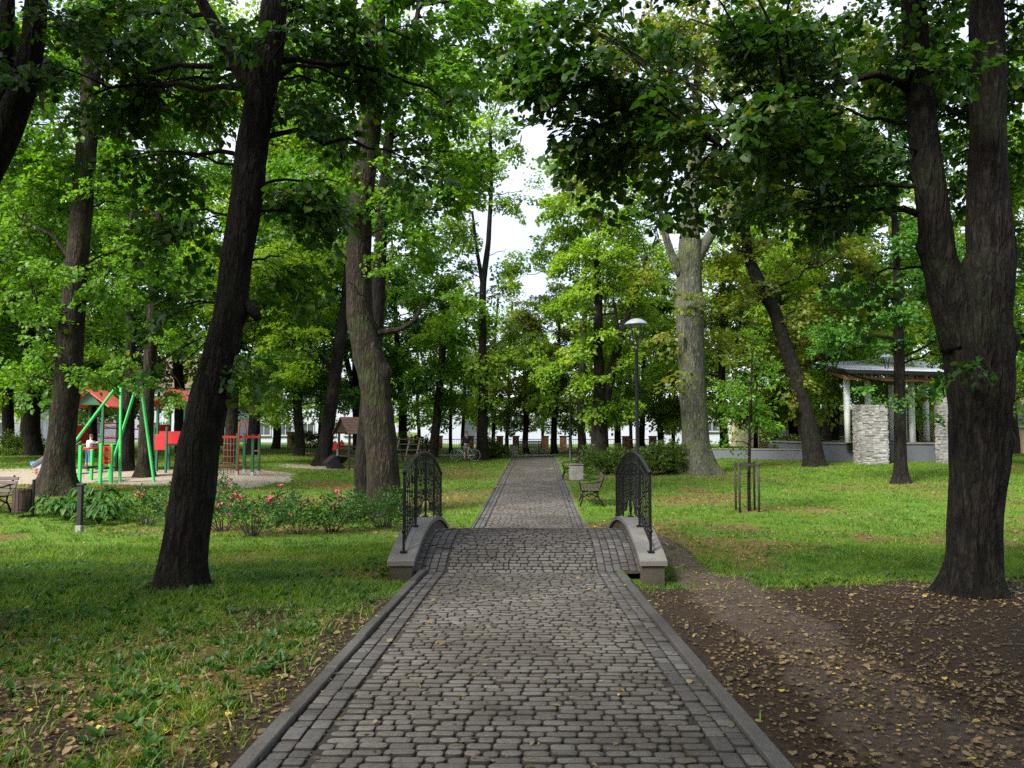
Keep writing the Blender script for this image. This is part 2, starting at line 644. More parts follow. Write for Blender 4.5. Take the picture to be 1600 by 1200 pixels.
# ------------------------------------------------------------------ leaves
def leaf_shape(kind):
    if kind == 'lime':   # heart-like, folded along the rib
        V = np.array([[0, 0, 0], [.18, .42, .08], [.62, .36, .05], [1, 0, -.1], [.62, -.36, .05], [.18, -.42, .08]])
        return V, np.array([[0, 3, 2, 1], [0, 5, 4, 3]])
    if kind == 'oval':
        V = np.array([[0, 0, 0], [.35, .26, .05], [.75, .2, .03], [1, 0, -.08], [.75, -.2, .03], [.35, -.26, .05]])
        return V, np.array([[0, 3, 2, 1], [0, 5, 4, 3]])
    V = np.array([[0, 0, 0], [.45, .4, .06], [1, 0, -.05], [.45, -.4, .06]])
    return V, np.array([[0, 3, 2, 1]])


def euler_mats(a, b, c):
    ca, sa, cb, sb, cc, sc_ = np.cos(a), np.sin(a), np.cos(b), np.sin(b), np.cos(c), np.sin(c)
    z, o = np.zeros_like(a), np.ones_like(a)
    Rz = np.stack([np.stack([ca, -sa, z], -1), np.stack([sa, ca, z], -1), np.stack([z, z, o], -1)], -2)
    Ry = np.stack([np.stack([cb, z, sb], -1), np.stack([z, o, z], -1), np.stack([-sb, z, cb], -1)], -2)
    Rx = np.stack([np.stack([o, z, z], -1), np.stack([z, cc, -sc_], -1), np.stack([z, sc_, cc], -1)], -2)
    return Rz @ Ry @ Rx


def spray_proto(r, nleaf, size, kind, length=1.0, tilt=.45):
    """one leafy twig fan: (nleaf, nv, 3); x runs along the twig"""
    S, Fq = leaf_shape(kind)
    t = r.random(nleaf) ** .75
    side = r.choice([-1, 1], nleaf)
    spread = r.random(nleaf) * (1 - .55 * t) * .55 * length
    px_ = t * length
    py_ = side * spread
    pz_ = -.28 * length * (t ** 2) - .18 * np.abs(py_) + r.normal(0, .05, nleaf) * length
    yaw = side * (.35 + .6 * r.random(nleaf)) + r.normal(0, .35, nleaf)
    Rm = euler_mats(yaw, .35 + r.normal(0, tilt, nleaf), r.normal(0, tilt, nleaf))
    sz = size * (.5 + .85 * r.random(nleaf))
    V = np.einsum('nij,vj->nvi', Rm, S) * sz[:, None, None]
    return V + np.stack([px_, py_, pz_], -1)[:, None, :], Fq


PROTO = {}


def protos(kind, size, nleaf, length):
    k = (kind, size, nleaf, length)
    if k not in PROTO:
        r = np.random.default_rng(abs(hash((kind, int(size * 1000), nleaf))) % 1000 if False else int(size * 1000) + nleaf)
        PROTO[k] = [spray_proto(r, nleaf, size, kind, length) for _ in range(8)]
    return PROTO[k]


def place_sprays(r, pos, dirs, pr, scale=(.75, 1.25)):
    """leaf verts and faces of sprays at pos, pointing along dirs"""
    pos, dirs = np.asarray(pos, float), np.asarray(dirs, float)
    n = len(pos)
    x = dirs / (np.linalg.norm(dirs, axis=1)[:, None] + 1e-9)
    up = np.array([0, 0, 1.]) + r.normal(0, .28, (n, 3))
    y = np.cross(up, x)
    y /= np.linalg.norm(y, axis=1)[:, None] + 1e-9
    z = np.cross(x, y)
    Rm = np.stack([x, y, z], -1)
    s = scale[0] + (scale[1] - scale[0]) * r.random(n)
    Vs, Fs, off = [], [], 0
    which = r.integers(0, len(pr), n)
    for k, (pv, fq) in enumerate(pr):
        idx = np.where(which == k)[0]
        if not len(idx):
            continue
        nl, nv, _ = pv.shape
        W = np.einsum('sij,lj->sli', Rm[idx] * s[idx][:, None, None], pv.reshape(-1, 3)) + pos[idx][:, None, :]
        Vs.append(W.reshape(-1, 3))
        base = off + (np.arange(len(idx) * nl) * nv)
        Fs.append((base[:, None, None] + fq[None]).reshape(-1, 4))
        off += len(idx) * nl * nv
    return np.concatenate(Vs), np.concatenate(Fs)


def bez(a, b, lift, n=7):
    a, b = np.array(a, float), np.array(b, float)
    m = (a + b) / 2 + np.array(lift, float)
    t = np.linspace(0, 1, n)[:, None]
    return (1 - t) ** 2 * a + 2 * t * (1 - t) * m + t * t * b


def resample(pts, rad, step):
    pts, rad = np.asarray(pts, float), np.asarray(rad, float)
    L = np.concatenate([[0], np.cumsum(np.linalg.norm(np.diff(pts, axis=0), axis=1))])
    n = max(4, int(L[-1] / step))
    t = np.linspace(0, L[-1], n)
    out = np.stack([np.interp(t, L, pts[:, k]) for k in range(3)], 1)
    for _ in range(max(1, int(.2 * n / len(pts)))):
        out[1:-1] = (out[:-2] + 2 * out[1:-1] + out[2:]) / 4
    return out, np.interp(t, L, rad)


def stem(mb, pts, rad, step, n, seed, rough=.05, flare=0, burls=()):
    """a trunk or limb with an uneven bark surface; pts local to the tree base"""
    p, r_ = resample(pts, rad, step)
    V, Fs = tube_arr(p, r_, n)
    V = V.reshape(len(p), n, 3)
    c = p[:, None, :]
    rel = V - c
    q = np.stack([V[..., 0] * 1.0, V[..., 1] * 1.0, V[..., 2] * .45], -1)
    k = 1 + rough * 2 * (vnoise(q * 2.6 / max(.3, rad[0]) * .4 + 50, seed) - .5) + rough * 1.2 * (vnoise(V * np.array([16, 16, 2.6]) + 20, seed + 3) - .5) - rough * 1.5 * np.maximum(0, .3 - np.abs(vnoise(V * np.array([13, 13, 1.7]) + 70, seed + 6) - .5) * 2)
    if flare:
        zz = V[..., 2] - p[0, 2]
        a = np.arctan2(rel[..., 1], rel[..., 0])
        lob = 1 + .42 * np.cos(a * 5 + seed) + .22 * np.cos(a * 3 + 2 * seed)
        k = k + flare * np.exp(-np.maximum(zz, 0) / (rad[0] * .8)) * lob
    V = c + rel * k[..., None]
    for (bp, br, amp) in burls:
        d = V - np.array(bp)
        w = np.exp(-(np.linalg.norm(d, axis=-1) / br) ** 2)
        V = V + rel / (np.linalg.norm(rel, axis=-1)[..., None] + 1e-6) * (w * amp)[..., None]
    mb.add(V.reshape(-1, 3), Fs, True)
    return p, r_


def clump_crown(r, mb, stems, clumps, leaf, n_side=6, twigs=False):
    """clumps: (centre, radii(3), sprays) local to the tree; returns leaf verts, faces"""
    kind, size, nleaf, length = leaf
    pr = protos(*leaf)
    sp = np.concatenate([s[0] for s in stems])
    sr = np.concatenate([s[1] for s in stems])
    PV, DV = [], []
    for (c, rad, n) in clumps:
        c, rad = np.array(c, float), np.array(rad, float)
        d = np.linalg.norm(sp - c, axis=1) + 1.5 * np.maximum(0, sp[:, 2] - c[2] + .3 * rad.max())
        i = int(np.argmin(d))
        a = sp[i]
        L = np.linalg.norm(c - a)
        br = min(sr[i] * .5, .013 + .011 * L)
        main = bez(a, c, np.array([0, 0, .12 * L]) + r.normal(0, .06 * L, 3), 8)
        main[1:-1] += r.normal(0, .02 * L, (6, 3))
        mb.tube(main, np.linspace(br, max(.008, br * .35), 8), n_side, False)
        nsec = max(1 if n < 6 else 2, int(n / 7))
        for k in range(nsec):
            v = r.normal(0, 1, 3)
            v /= np.linalg.norm(v)
            e = c + v * rad * (.45 + .55 * r.random() ** .6)
            s0 = main[r.integers(3, 8)]
            Ls = np.linalg.norm(e - s0)
            sec = bez(s0, e, np.array([0, 0, .1 * Ls]) + r.normal(0, .07 * Ls, 3), 6)
            mb.tube(sec, np.linspace(max(.006, br * .35), .005, 6), 4, False)
            out = e - a
            out = out / (np.linalg.norm(out) + 1e-6)
            hdir = (e - s0) / (Ls + 1e-6)
            per = max(2, int(round(n / nsec)))
            for q in range(per):
                t = .35 + .65 * (q + r.random()) / per
                p = sec[min(5, int(t * 5))] + r.normal(0, .06 * length, 3)
                dd = .5 * hdir + .45 * out + r.normal(0, .55, 3)
                dd[2] = dd[2] * .45 - .12
                PV.append(p)
                DV.append(dd)
                if twigs:
                    dn = dd / np.linalg.norm(dd)
                    mb.tube([p, p + dn * .5 * length + [0, 0, -.05 * length], p + dn * .9 * length + [0, 0, -.2 * length]], [.006, .004, .002], 3, False)
    return place_sprays(r, PV, DV, pr)


def px_clumps(base, specs, d, dens, length):
    """specs: (px, py, rx, ry, depth offset, [density factor])"""
    out = []
    for s in specs:
        px_, py_, rx, ry, dd = s[:5]
        k = s[5] if len(s) > 5 else 1
        D = d + dd
        c = P(px_, py_, D) - base
        w, h = rx / F * D, ry / F * D
        dep = (w + h) * .6
        n = int(max(2, dens * k * (w * h + w * dep + h * dep) / (length * length)))
        out.append((c, (w, dep, h), n))
    return out


NTREE = [0]


DK = 2.4


def over(base, pts, n=15):  # leaf clumps added above the frame to shade the foreground
    return [(np.array(p) - base, (1.8, 1.8, .8), n) for p in pts]


def tree(label, base, stems_px, d, leafm, barkm, clump_px, leaf, dens=2.2, seed=1, flare=.5, rough=.06, n=20, step=.12, burls=(), group=None, cat='tree', twigs=False, name='tree', extra=()):
    """stems_px: list of [(px, py, half width px), ...]; the first is the trunk from the ground up"""
    base = np.array(base, float)
    r = np.random.default_rng(seed)
    root = empty(name, base, label, cat, group)
    mb = MB()
    st = []
    for k, s in enumerate(stems_px):
        pts = [P(q[0], q[1], d + (q[3] if len(q) > 3 else 0)) - base for q in s]
        rad = [q[2] * .9 / F * (d + (q[3] if len(q) > 3 else 0)) for q in s]
        if k == 0:
            pts[0][2] = -.15
        st.append(stem(mb, pts, rad, step if k == 0 else step * 1.3, n if k == 0 else max(8, n - 6), seed + k, rough, flare if k == 0 else 0,
                       [(P(b[0], b[1], d + (b[4] if len(b) > 4 else 0)) - base, b[2] / F * d, b[3] / F * d) for b in burls]))
    st[0] = (st[0][0][len(st[0][0]) // 3:], st[0][1][len(st[0][1]) // 3:])
    cl = px_clumps(base, clump_px, d, dens * DK, leaf[3]) + list(extra)
    V, Fq = clump_crown(r, mb, st, cl, leaf, 6, twigs)
    mb.build('trunk', barkm, root)
    np_obj('crown', V, Fq, None, leafm, root)
    TRUNK_AT.append((base[0], base[1], stems_px[0][0][2] / F * d))
    return root


NEAR = ('lime', .084, 42, .58)
MIDL = ('lime', .115, 46, .85)
FAR = ('quad', .18, 60, 1.25)

# ================================================================== TREES
D_ = M  # short name


def B(px, d):
    return ground(px, d)


# --- the leaning dark trunk by the path, left
tree('dark leaning tree trunk with a burl, standing on the grass before the rose bed', B(279, 9.0),
     [[(279, 940, 38), (284, 880, 37), (298, 800, 37), (309, 700, 35.5), (333, 600, 32), (358, 500, 27), (372, 400, 26), (386, 300, 27), (398, 200, 27), (414, 110, 26), (431, 0, 23), (455, -160, 19), (470, -330, 15, .5)],
      [(392, 150, 15), (372, 100, 13), (345, 55, 12), (308, -10, 10), (250, -110, 8), (200, -240, 6)],
      [(385, 470, 7), (400, 488, 6), (404, 500, 2)]],
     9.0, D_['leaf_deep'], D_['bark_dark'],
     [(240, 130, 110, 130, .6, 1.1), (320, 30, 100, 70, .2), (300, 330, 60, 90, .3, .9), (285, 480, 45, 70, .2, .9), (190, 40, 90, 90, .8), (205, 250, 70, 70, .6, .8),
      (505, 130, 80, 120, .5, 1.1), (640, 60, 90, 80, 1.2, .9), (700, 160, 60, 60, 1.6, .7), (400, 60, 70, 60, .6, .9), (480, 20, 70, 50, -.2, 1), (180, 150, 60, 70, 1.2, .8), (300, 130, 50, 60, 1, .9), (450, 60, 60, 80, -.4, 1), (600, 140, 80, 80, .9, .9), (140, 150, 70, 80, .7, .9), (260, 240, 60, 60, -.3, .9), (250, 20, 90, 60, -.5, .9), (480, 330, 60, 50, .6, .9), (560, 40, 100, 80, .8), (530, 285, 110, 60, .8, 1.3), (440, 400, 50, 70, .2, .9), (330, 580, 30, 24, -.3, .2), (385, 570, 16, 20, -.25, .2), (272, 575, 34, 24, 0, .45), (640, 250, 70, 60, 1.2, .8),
      (300, -180, 200, 130, .5, .55), (560, -200, 170, 130, .2, .55), (430, -420, 260, 150, -1, .4), (120, -300, 160, 150, -1.5, .4), (650, -420, 170, 150, -2.5, .4)],  # unseen crown clumps, added for shade on the foreground
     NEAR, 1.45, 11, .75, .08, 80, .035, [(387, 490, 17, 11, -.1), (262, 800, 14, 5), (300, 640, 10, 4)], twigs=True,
     extra=over(B(279, 9.0), [(-1.5, 4, 9.5), (-4, 5, 9.5), (-3, 8.5, 11), (-6, 7, 10), (-.5, 7, 10.5), (-5.5, 10, 11.5), (-2, 2, 8.5), (-8, 9, 10)]))

# --- the forked black trunk, right
tree('black forked tree trunk with knobbly burls, standing at the edge of the bare soil', B(1519, 8.75),
     [[(1519, 955, 44), (1521, 900, 42), (1524, 800, 42), (1530, 700, 46), (1530, 600, 50), (1526, 520, 54), (1534, 450, 50), (1549, 400, 41), (1542, 300, 33), (1543, 200, 29), (1543, 100, 28), (1540, 0, 27), (1530, -160, 22), (1525, -350, 16)],
      [(1510, 540, 40), (1487, 475, 35), (1466, 400, 28), (1455, 300, 26), (1442, 200, 23), (1433, 100, 21), (1426, 0, 21), (1415, -150, 17), (1390, -330, 12)],
      [(1450, 165, 9), (1415, 135, 8), (1370, 115, 6, -.4), (1250, 150, 5, -.8), (1130, 230, 3, -1.2)]],
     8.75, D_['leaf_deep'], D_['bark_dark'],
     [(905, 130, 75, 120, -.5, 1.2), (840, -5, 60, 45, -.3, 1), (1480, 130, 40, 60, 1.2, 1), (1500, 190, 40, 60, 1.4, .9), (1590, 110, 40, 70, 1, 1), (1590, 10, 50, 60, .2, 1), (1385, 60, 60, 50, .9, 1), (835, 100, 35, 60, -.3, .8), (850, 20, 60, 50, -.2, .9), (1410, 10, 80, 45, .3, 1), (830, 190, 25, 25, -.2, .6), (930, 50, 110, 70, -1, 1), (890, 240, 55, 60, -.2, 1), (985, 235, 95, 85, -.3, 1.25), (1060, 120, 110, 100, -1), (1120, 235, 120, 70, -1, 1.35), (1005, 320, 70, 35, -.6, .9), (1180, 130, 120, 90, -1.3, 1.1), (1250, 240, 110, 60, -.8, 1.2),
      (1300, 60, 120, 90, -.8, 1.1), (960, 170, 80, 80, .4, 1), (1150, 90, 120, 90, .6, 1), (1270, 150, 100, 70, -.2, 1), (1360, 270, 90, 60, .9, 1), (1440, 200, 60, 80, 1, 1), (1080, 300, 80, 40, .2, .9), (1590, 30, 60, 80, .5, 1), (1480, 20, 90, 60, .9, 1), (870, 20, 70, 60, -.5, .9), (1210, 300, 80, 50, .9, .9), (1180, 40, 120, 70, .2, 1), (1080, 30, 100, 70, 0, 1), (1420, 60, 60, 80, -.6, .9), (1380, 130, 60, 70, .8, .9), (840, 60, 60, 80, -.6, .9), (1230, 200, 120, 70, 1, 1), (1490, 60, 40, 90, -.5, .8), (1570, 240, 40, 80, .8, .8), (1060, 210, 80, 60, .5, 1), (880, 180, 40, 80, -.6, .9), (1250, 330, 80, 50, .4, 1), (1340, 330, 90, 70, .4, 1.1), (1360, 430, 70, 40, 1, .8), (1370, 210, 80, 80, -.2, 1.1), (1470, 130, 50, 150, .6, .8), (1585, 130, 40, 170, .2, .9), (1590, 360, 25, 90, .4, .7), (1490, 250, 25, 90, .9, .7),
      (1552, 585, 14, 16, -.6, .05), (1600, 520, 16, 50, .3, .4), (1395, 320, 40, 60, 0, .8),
      (1000, -160, 220, 120, -1.2, .5), (1300, -200, 220, 130, -.5, .5), (1560, -220, 200, 150, -.5, .45), (1450, -480, 300, 170, -1.5, .35), (1050, -480, 280, 170, -2.5, .35)],  # clumps above the frame, added to shade the ground in front
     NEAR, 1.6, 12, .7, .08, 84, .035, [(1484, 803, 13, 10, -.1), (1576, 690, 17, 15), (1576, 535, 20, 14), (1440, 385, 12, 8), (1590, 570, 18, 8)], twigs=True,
     extra=over(B(1519, 8.75), [(1, 5, 10), (3, 6, 10), (.5, 8.5, 11), (3.5, 9, 11), (6, 7, 10.5), (2.5, 3, 8.5), (5, 4, 9), (7, 10, 11)]))

# --- the tree leaning in at the upper left corner
b13 = np.array([-7.4, 8.6, float(hz(-7.4, 8.6))])
tree('dark two-stemmed tree leaning into the upper left corner of the picture', b13,
     [[(-235, 960, 55), (-200, 700, 46), (-120, 450, 40), (-35, 280, 32), (5, 215, 27), (35, 140, 22), (52, 60, 19), (62, -60, 16), (70, -250, 12)],
      [(-20, 262, 16), (-8, 200, 14), (8, 100, 13), (12, 0, 12), (10, -160, 9)]],
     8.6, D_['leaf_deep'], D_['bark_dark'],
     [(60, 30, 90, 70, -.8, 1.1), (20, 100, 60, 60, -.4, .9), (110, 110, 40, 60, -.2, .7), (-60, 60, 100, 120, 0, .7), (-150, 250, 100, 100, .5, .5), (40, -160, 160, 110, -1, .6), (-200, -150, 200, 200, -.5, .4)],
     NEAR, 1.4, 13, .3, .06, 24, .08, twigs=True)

# --- T3, straight old trunk with spreading roots before the playground
tree('tall straight old tree with mossy spreading roots beside the park bench, before the playground', B(86, 22.8),
     [[(88, 772, 26), (91, 735, 24), (96, 680, 22), (105, 600, 22), (113, 500, 20), (121, 400, 18), (130, 300, 17), (138, 200, 16), (143, 100, 16), (146, 0, 16), (150, -150, 13), (150, -400, 9)],
      [(120, 420, 4), (85, 370, 3), (30, 340, 2)], [(102, 600, 3), (72, 540, 2.5), (55, 460, 2)]],
     22.8, D_['leaf_mid'], D_['bark_brown'],
     [(60, 300, 70, 75, 0), (180, -20, 100, 70, .8), (60, 190, 60, 60, -.5), (300, 20, 80, 70, 1.2), (-10, 380, 60, 60, .5), (130, 330, 40, 50, 1), (100, 30, 110, 80, -.3), (260, 190, 60, 60, 1), (40, 350, 80, 50, .8), (-10, 250, 60, 80, 0), (100, 130, 60, 70, .8), (240, 380, 60, 50, .8), (90, 240, 50, 50, .9), (60, 460, 60, 40, .9), (100, 580, 60, 30, .9), (20, 200, 80, 70, .5), (200, 190, 75, 70, -.5), (215, 310, 75, 60, .4), (40, 420, 80, 55, -.5, 1.1), (180, 420, 60, 50, -.6), (120, 410, 50, 22, -1.2, .8), (50, 510, 75, 45, -.4), (165, 520, 50, 40, .4), (35, 590, 60, 28, -.8, .8), (180, 600, 55, 22, .5, .8), (20, 90, 90, 70, 1), (230, 70, 80, 80, .6), (120, -60, 130, 80, 0), (150, 560, 40, 30, -.9, .7), (-30, 640, 40, 20, 0, .6)],
     MIDL, 1.7, 14, 1.15, .05, 36, .09, ())

# --- T4, big mossy tree with a bend, left of the bridge
tree('thick mossy tree with a bent trunk and burl, left of the footbridge railing', B(600, 20.2),
     [[(602, 800, 31), (601, 770, 30), (596, 700, 27), (591, 640, 26.5), (582, 580, 26), (563, 500, 23.5), (559, 400, 22), (566, 300, 20), (577, 200, 20), (583, 100, 20), (587, 0, 19), (590, -150, 15), (592, -350, 9)],
      [(590, 520, 6), (625, 515, 4.5), (650, 500, 3.5), (660, 470, 2)], [(600, 270, 9), (612, 200, 7), (640, 90, 5), (660, -20, 4)]],
     20.2, D_['leaf_mid'], D_['bark_brown'],
     [(640, 170, 75, 70, -.5, 1.1), (740, 250, 45, 50, 1.5, .8), (800, 20, 45, 50, 1, .8), (770, 80, 50, 60, 1.2, .9), (740, -10, 80, 50, .6, 1), (690, -20, 80, 60, 1.2, 1), (720, 190, 40, 50, 1.3, .8), (740, 120, 60, 70, 1), (600, -60, 110, 60, .5), (530, 170, 60, 60, .8), (460, 230, 60, 60, 1.2), (480, 60, 80, 70, 1.2), (760, 40, 60, 60, 1.2, .7), (700, 280, 60, 50, .8), (560, 30, 80, 60, 1), (430, 330, 60, 50, 1.5), (690, 90, 80, 70, .3), (640, 30, 90, 60, -.4), (560, 100, 60, 80, -1), (700, 210, 70, 55, .5), (640, 290, 75, 45, -.6, 1.1), (510, 240, 60, 70, .2, .9), (690, 330, 60, 40, .2, .9), (520, 340, 50, 40, .3, .8), (640, 400, 55, 40, .5, .9), (545, 440, 22, 40, -1.1, .6), (690, 470, 50, 40, .6, .8), (620, 350, 40, 40, -.8, .8), (570, -80, 130, 80, 0, .7), (730, 0, 70, 60, .6, .8), (575, 280, 40, 60, -1.1, .8), (470, 140, 60, 60, .5, .7)],
     MIDL, 1.7, 15, .5, .06, 36, .08, [(608, 580, 14, 8), (562, 560, 12, 4), (572, 650, 12, 4)])
tree('slimmer dark trunk rising just behind the thick bent mossy tree', B(566, 24.5),
     [[(568, 756, 16), (567, 720, 14), (575, 620, 13), (590, 500, 12), (594, 400, 11), (600, 300, 9), (612, 150, 7), (620, 0, 5)]],
     24.5, D_['leaf_mid'], D_['bark_dark'],
     [(620, 330, 50, 60, .5), (680, 400, 50, 40, .6), (560, 210, 60, 60, .6), (640, 110, 60, 70, 1), (700, 150, 50, 60, 1.5)], MIDL, 1.5, 16, .5, .05, 18)

# --- T5
tree('dark tree leaning to the right behind the wooden playhouse', B(503, 37),
     [[(503, 733, 15), (508, 700, 12), (516, 640, 11), (523, 590, 10.5), (533, 520, 10), (540, 470, 8), (545, 400, 6)], [(524, 585, 5), (505, 560, 4), (490, 545, 2)]],
     37, D_['leaf_lime'], D_['bark_dark'],
     [(470, 500, 60, 60, 0, 1.1), (430, 570, 50, 45, -.5), (480, 590, 30, 40, -1, .8), (430, 440, 60, 60, .6), (550, 420, 60, 60, .5), (500, 400, 60, 50, 0), (400, 610, 40, 30, .4, .8)],
     FAR, 2.3, 17, .6, .05, 18)
# --- T6 T7
tree('grey leaning tree between the climbing ladder and the man with the bicycle', B(675, 46),
     [[(675, 710, 9), (680, 680, 7.5), (686, 620, 7), (691, 560, 6), (693, 500, 5), (690, 430, 4)]],
     46, D_['leaf_mid'], D_['bark_brown'],
     [(690, 540, 50, 50, -.5), (650, 590, 40, 40, .3), (715, 590, 35, 35, -.3, .8), (680, 470, 55, 45, .5), (640, 640, 22, 30, .5, .6), (720, 500, 40, 50, 1)], FAR, 2.2, 18, .5, .05, 14)
tree('tall slender tree with yellow-green top, right beside the parked bicycle', B(752, 44),
     [[(753, 715, 11), (754, 680, 9), (756, 600, 7.5), (753, 500, 6.5), (755, 440, 6), (763, 380, 4.5), (768, 290, 3.5), (766, 200, 2.5)], [(754, 445, 4), (745, 390, 3), (738, 330, 2)], [(766, 300, 2.5), (755, 285, 2), (745, 260, 1.5)]],
     44, D_['leaf_lime'], D_['bark_dark'],
     [(770, 290, 35, 60, 0, .8), (725, 270, 40, 50, .3, .9), (815, 300, 25, 40, .6, .5), (690, 380, 40, 45, .8, .8), (790, 210, 30, 50, .3, .6), (810, 130, 40, 50, .6, .5), (800, 40, 50, 60, .8, .6), (710, 320, 50, 60, .6, .9), (700, 230, 50, 60, 1, .9), (720, 150, 50, 60, 1, .8), (770, 200, 30, 50, .4, .6), (700, 520, 45, 50, .8), (790, 390, 25, 40, .4, .6), (740, 250, 30, 50, .5, .7), (735, 350, 35, 50, .4, .8), (745, 470, 45, 45, -.4), (720, 420, 45, 50, .5), (745, 560, 35, 40, -.5, .9), (780, 530, 30, 40, .5, .8), (790, 460, 30, 40, .6, .7), (745, 620, 30, 24, -.5, .7), (760, 130, 50, 60, 1, .6)], FAR, 2.1, 19, .5, .05, 14)
# --- T8
tree('two-stemmed dark tree with pale green leaves behind the low bushes', B(936, 43),
     [[(936, 712, 16), (936, 680, 14), (937, 640, 13), (936, 590, 9), (934, 530, 8), (935, 470, 7), (932, 400, 5), (940, 330, 3.5)],
      [(940, 660, 9), (950, 610, 8), (960, 560, 7.5), (970, 525, 7), (985, 480, 5), (1000, 440, 4), (1010, 400, 3)], [(966, 530, 4), (962, 490, 3), (955, 450, 2)]],
     43, D_['leaf_lime'], D_['bark_dark'],
     [(930, 400, 55, 55, 0), (900, 330, 50, 45, .5, .9), (960, 290, 55, 45, 1, .9), (1000, 340, 45, 45, .8, .9), (890, 580, 35, 35, .6), (980, 620, 25, 30, .8, .8), (965, 450, 45, 45, .5, .9), (900, 460, 45, 45, -.5), (1000, 400, 40, 40, .5, .8), (915, 530, 40, 35, -.8, .8), (985, 560, 35, 45, .8, .8), (880, 400, 45, 40, .5, .9), (1000, 480, 28, 40, .3, .7), (930, 600, 25, 30, -1, .6), (950, 340, 45, 30, .3, .8)], FAR, 2.1, 20, .5, .06, 18)
# --- T9 big oak
oak = tree('massive pale grey lichened tree with burls and a forked top, right of the lamp', B(1088, 34),
     [[(1089, 738, 30), (1088, 715, 25.5), (1087, 690, 23), (1084, 640, 22.5), (1081, 580, 22), (1078, 520, 23), (1077, 470, 24), (1078, 430, 20), (1078, 380, 19), (1078, 330, 15), (1085, 250, 11), (1090, 150, 8), (1092, 50, 6)],
      [(1085, 410, 11), (1102, 380, 9.5), (1122, 350, 8.5), (1142, 322, 7.5), (1165, 270, 5), (1190, 200, 3)], [(1064, 430, 8), (1050, 400, 7), (1040, 370, 6.5), (1034, 340, 5), (1020, 280, 3)]],
     34, D_['leaf_olive'], D_['bark_grey'],
     [(1085, 150, 70, 60, 0), (900, 280, 40, 45, 2, .7), (960, 60, 80, 60, 1.2), (1240, 160, 80, 60, 1.5), (1085, 60, 80, 60, -.5), (1000, 80, 80, 60, 1), (940, 150, 70, 60, 1.5), (1100, 240, 50, 45, .6, .9), (1030, 200, 60, 50, .8), (1190, 60, 90, 60, 1), (1220, 300, 60, 50, 1.2), (960, 230, 50, 50, 1), (1085, -60, 120, 60, 0), (1130, 520, 40, 40, 1.5), (1150, 250, 60, 50, .5, .9), (1010, 260, 50, 50, .5, .8), (1060, 60, 90, 60, 0), (1180, 140, 70, 70, .6), (1055, 480, 35, 25, -1.3, .6), (1110, 470, 25, 30, -1.2, .5), (1080, 575, 9, 22, -1.35, .5), (1045, 345, 30, 18, -1, .6), (1120, 310, 30, 20, -.9, .6), (1020, 440, 35, 40, .8, .7), (1000, 160, 60, 60, 1, .8), (1130, 400, 40, 40, 1, .7), (1035, 540, 25, 30, .8, .5)],
     FAR, 1.9, 21, .75, .05, 36, .14, [(1053, 480, 9, 8, -.4), (1100, 475, 10, 7, -.4), (1078, 478, 12, 6, -.6), (1080, 552, 5, 3.5, -.7), (1079, 588, 6, 4, -.7), (1062, 620, 7, 3)])
# --- T10
tree('dark crooked tree leaning to the left, between the staked sapling and the pavilion', B(1272, 37.5),
     [[(1273, 727, 17), (1268, 690, 16), (1256, 640, 14.5), (1244, 590, 13), (1230, 550, 12), (1212, 490, 11), (1185, 440, 11.5), (1168, 400, 9), (1164, 350, 8), (1170, 280, 6), (1185, 180, 5), (1190, 60, 3)], [(1170, 405, 5), (1158, 396, 5), (1150, 390, 4)]],
     37.5, D_['leaf_olive'], D_['bark_dark'],
     [(1200, 390, 50, 40, .3), (1290, 260, 60, 60, .8), (1330, 180, 70, 60, .8), (1290, 80, 90, 70, .8), (1240, 20, 100, 70, .8), (1320, 400, 60, 50, 1), (1300, 480, 50, 45, 1), (1140, 220, 50, 50, .8), (1400, 100, 80, 80, 1.5), (1220, 540, 35, 35, 1), (1240, 460, 55, 45, .3), (1160, 460, 35, 40, .5, .7), (1238, 525, 34, 34, .5, .8), (1190, 280, 60, 60, 0), (1260, 330, 60, 50, .7), (1240, 200, 70, 60, 0), (1190, 520, 40, 45, .6, .8), (1215, 600, 30, 40, .8, .7), (1180, 100, 80, 70, .5, .8)], FAR, 2.1, 22, .5, .06, 20)
# --- T11
tree('slim dark hornbeam with flat leafy tiers, standing before the pavilion', B(1406, 28.5),
     [[(1407, 756, 13), (1407, 720, 10.5), (1406, 650, 9.5), (1405, 560, 9), (1403, 480, 7.5), (1400, 400, 6), (1396, 300, 4.5), (1390, 200, 3)],
      [(1403, 600, 3), (1350, 592, 2.2), (1300, 575, 1.2)], [(1404, 530, 3), (1340, 520, 2), (1280, 510, 1)], [(1405, 560, 3), (1440, 545, 2), (1480, 520, 1)]],
     28.5, D_['leaf_blue'], D_['bark_dark'],
     [(1320, 520, 70, 14, -.4, 1.5), (1440, 340, 60, 40, .8), (1450, 240, 60, 50, .8), (1380, 220, 60, 50, .4), (1490, 400, 40, 40, .8), (1500, 560, 40, 30, .8), (1370, 490, 60, 16, -.5, 1.4), (1440, 520, 55, 16, .3, 1.3), (1320, 540, 50, 7, 0, .8), (1375, 628, 35, 6, -.6, .8), (1440, 640, 30, 7, .2, .8), (1435, 600, 40, 8, -.2, .9), (1400, 440, 70, 20, 0, 1.3), (1340, 450, 60, 18, .3, 1.2), (1400, 380, 60, 22, 0, 1.2), (1450, 460, 40, 20, .2, 1.2), (1390, 310, 60, 30, 0), (1365, 604, 30, 6, -.9, .8), (1380, 540, 40, 10, -1, .8)],
     MIDL, 2.2, 23, .8, .05, 20)
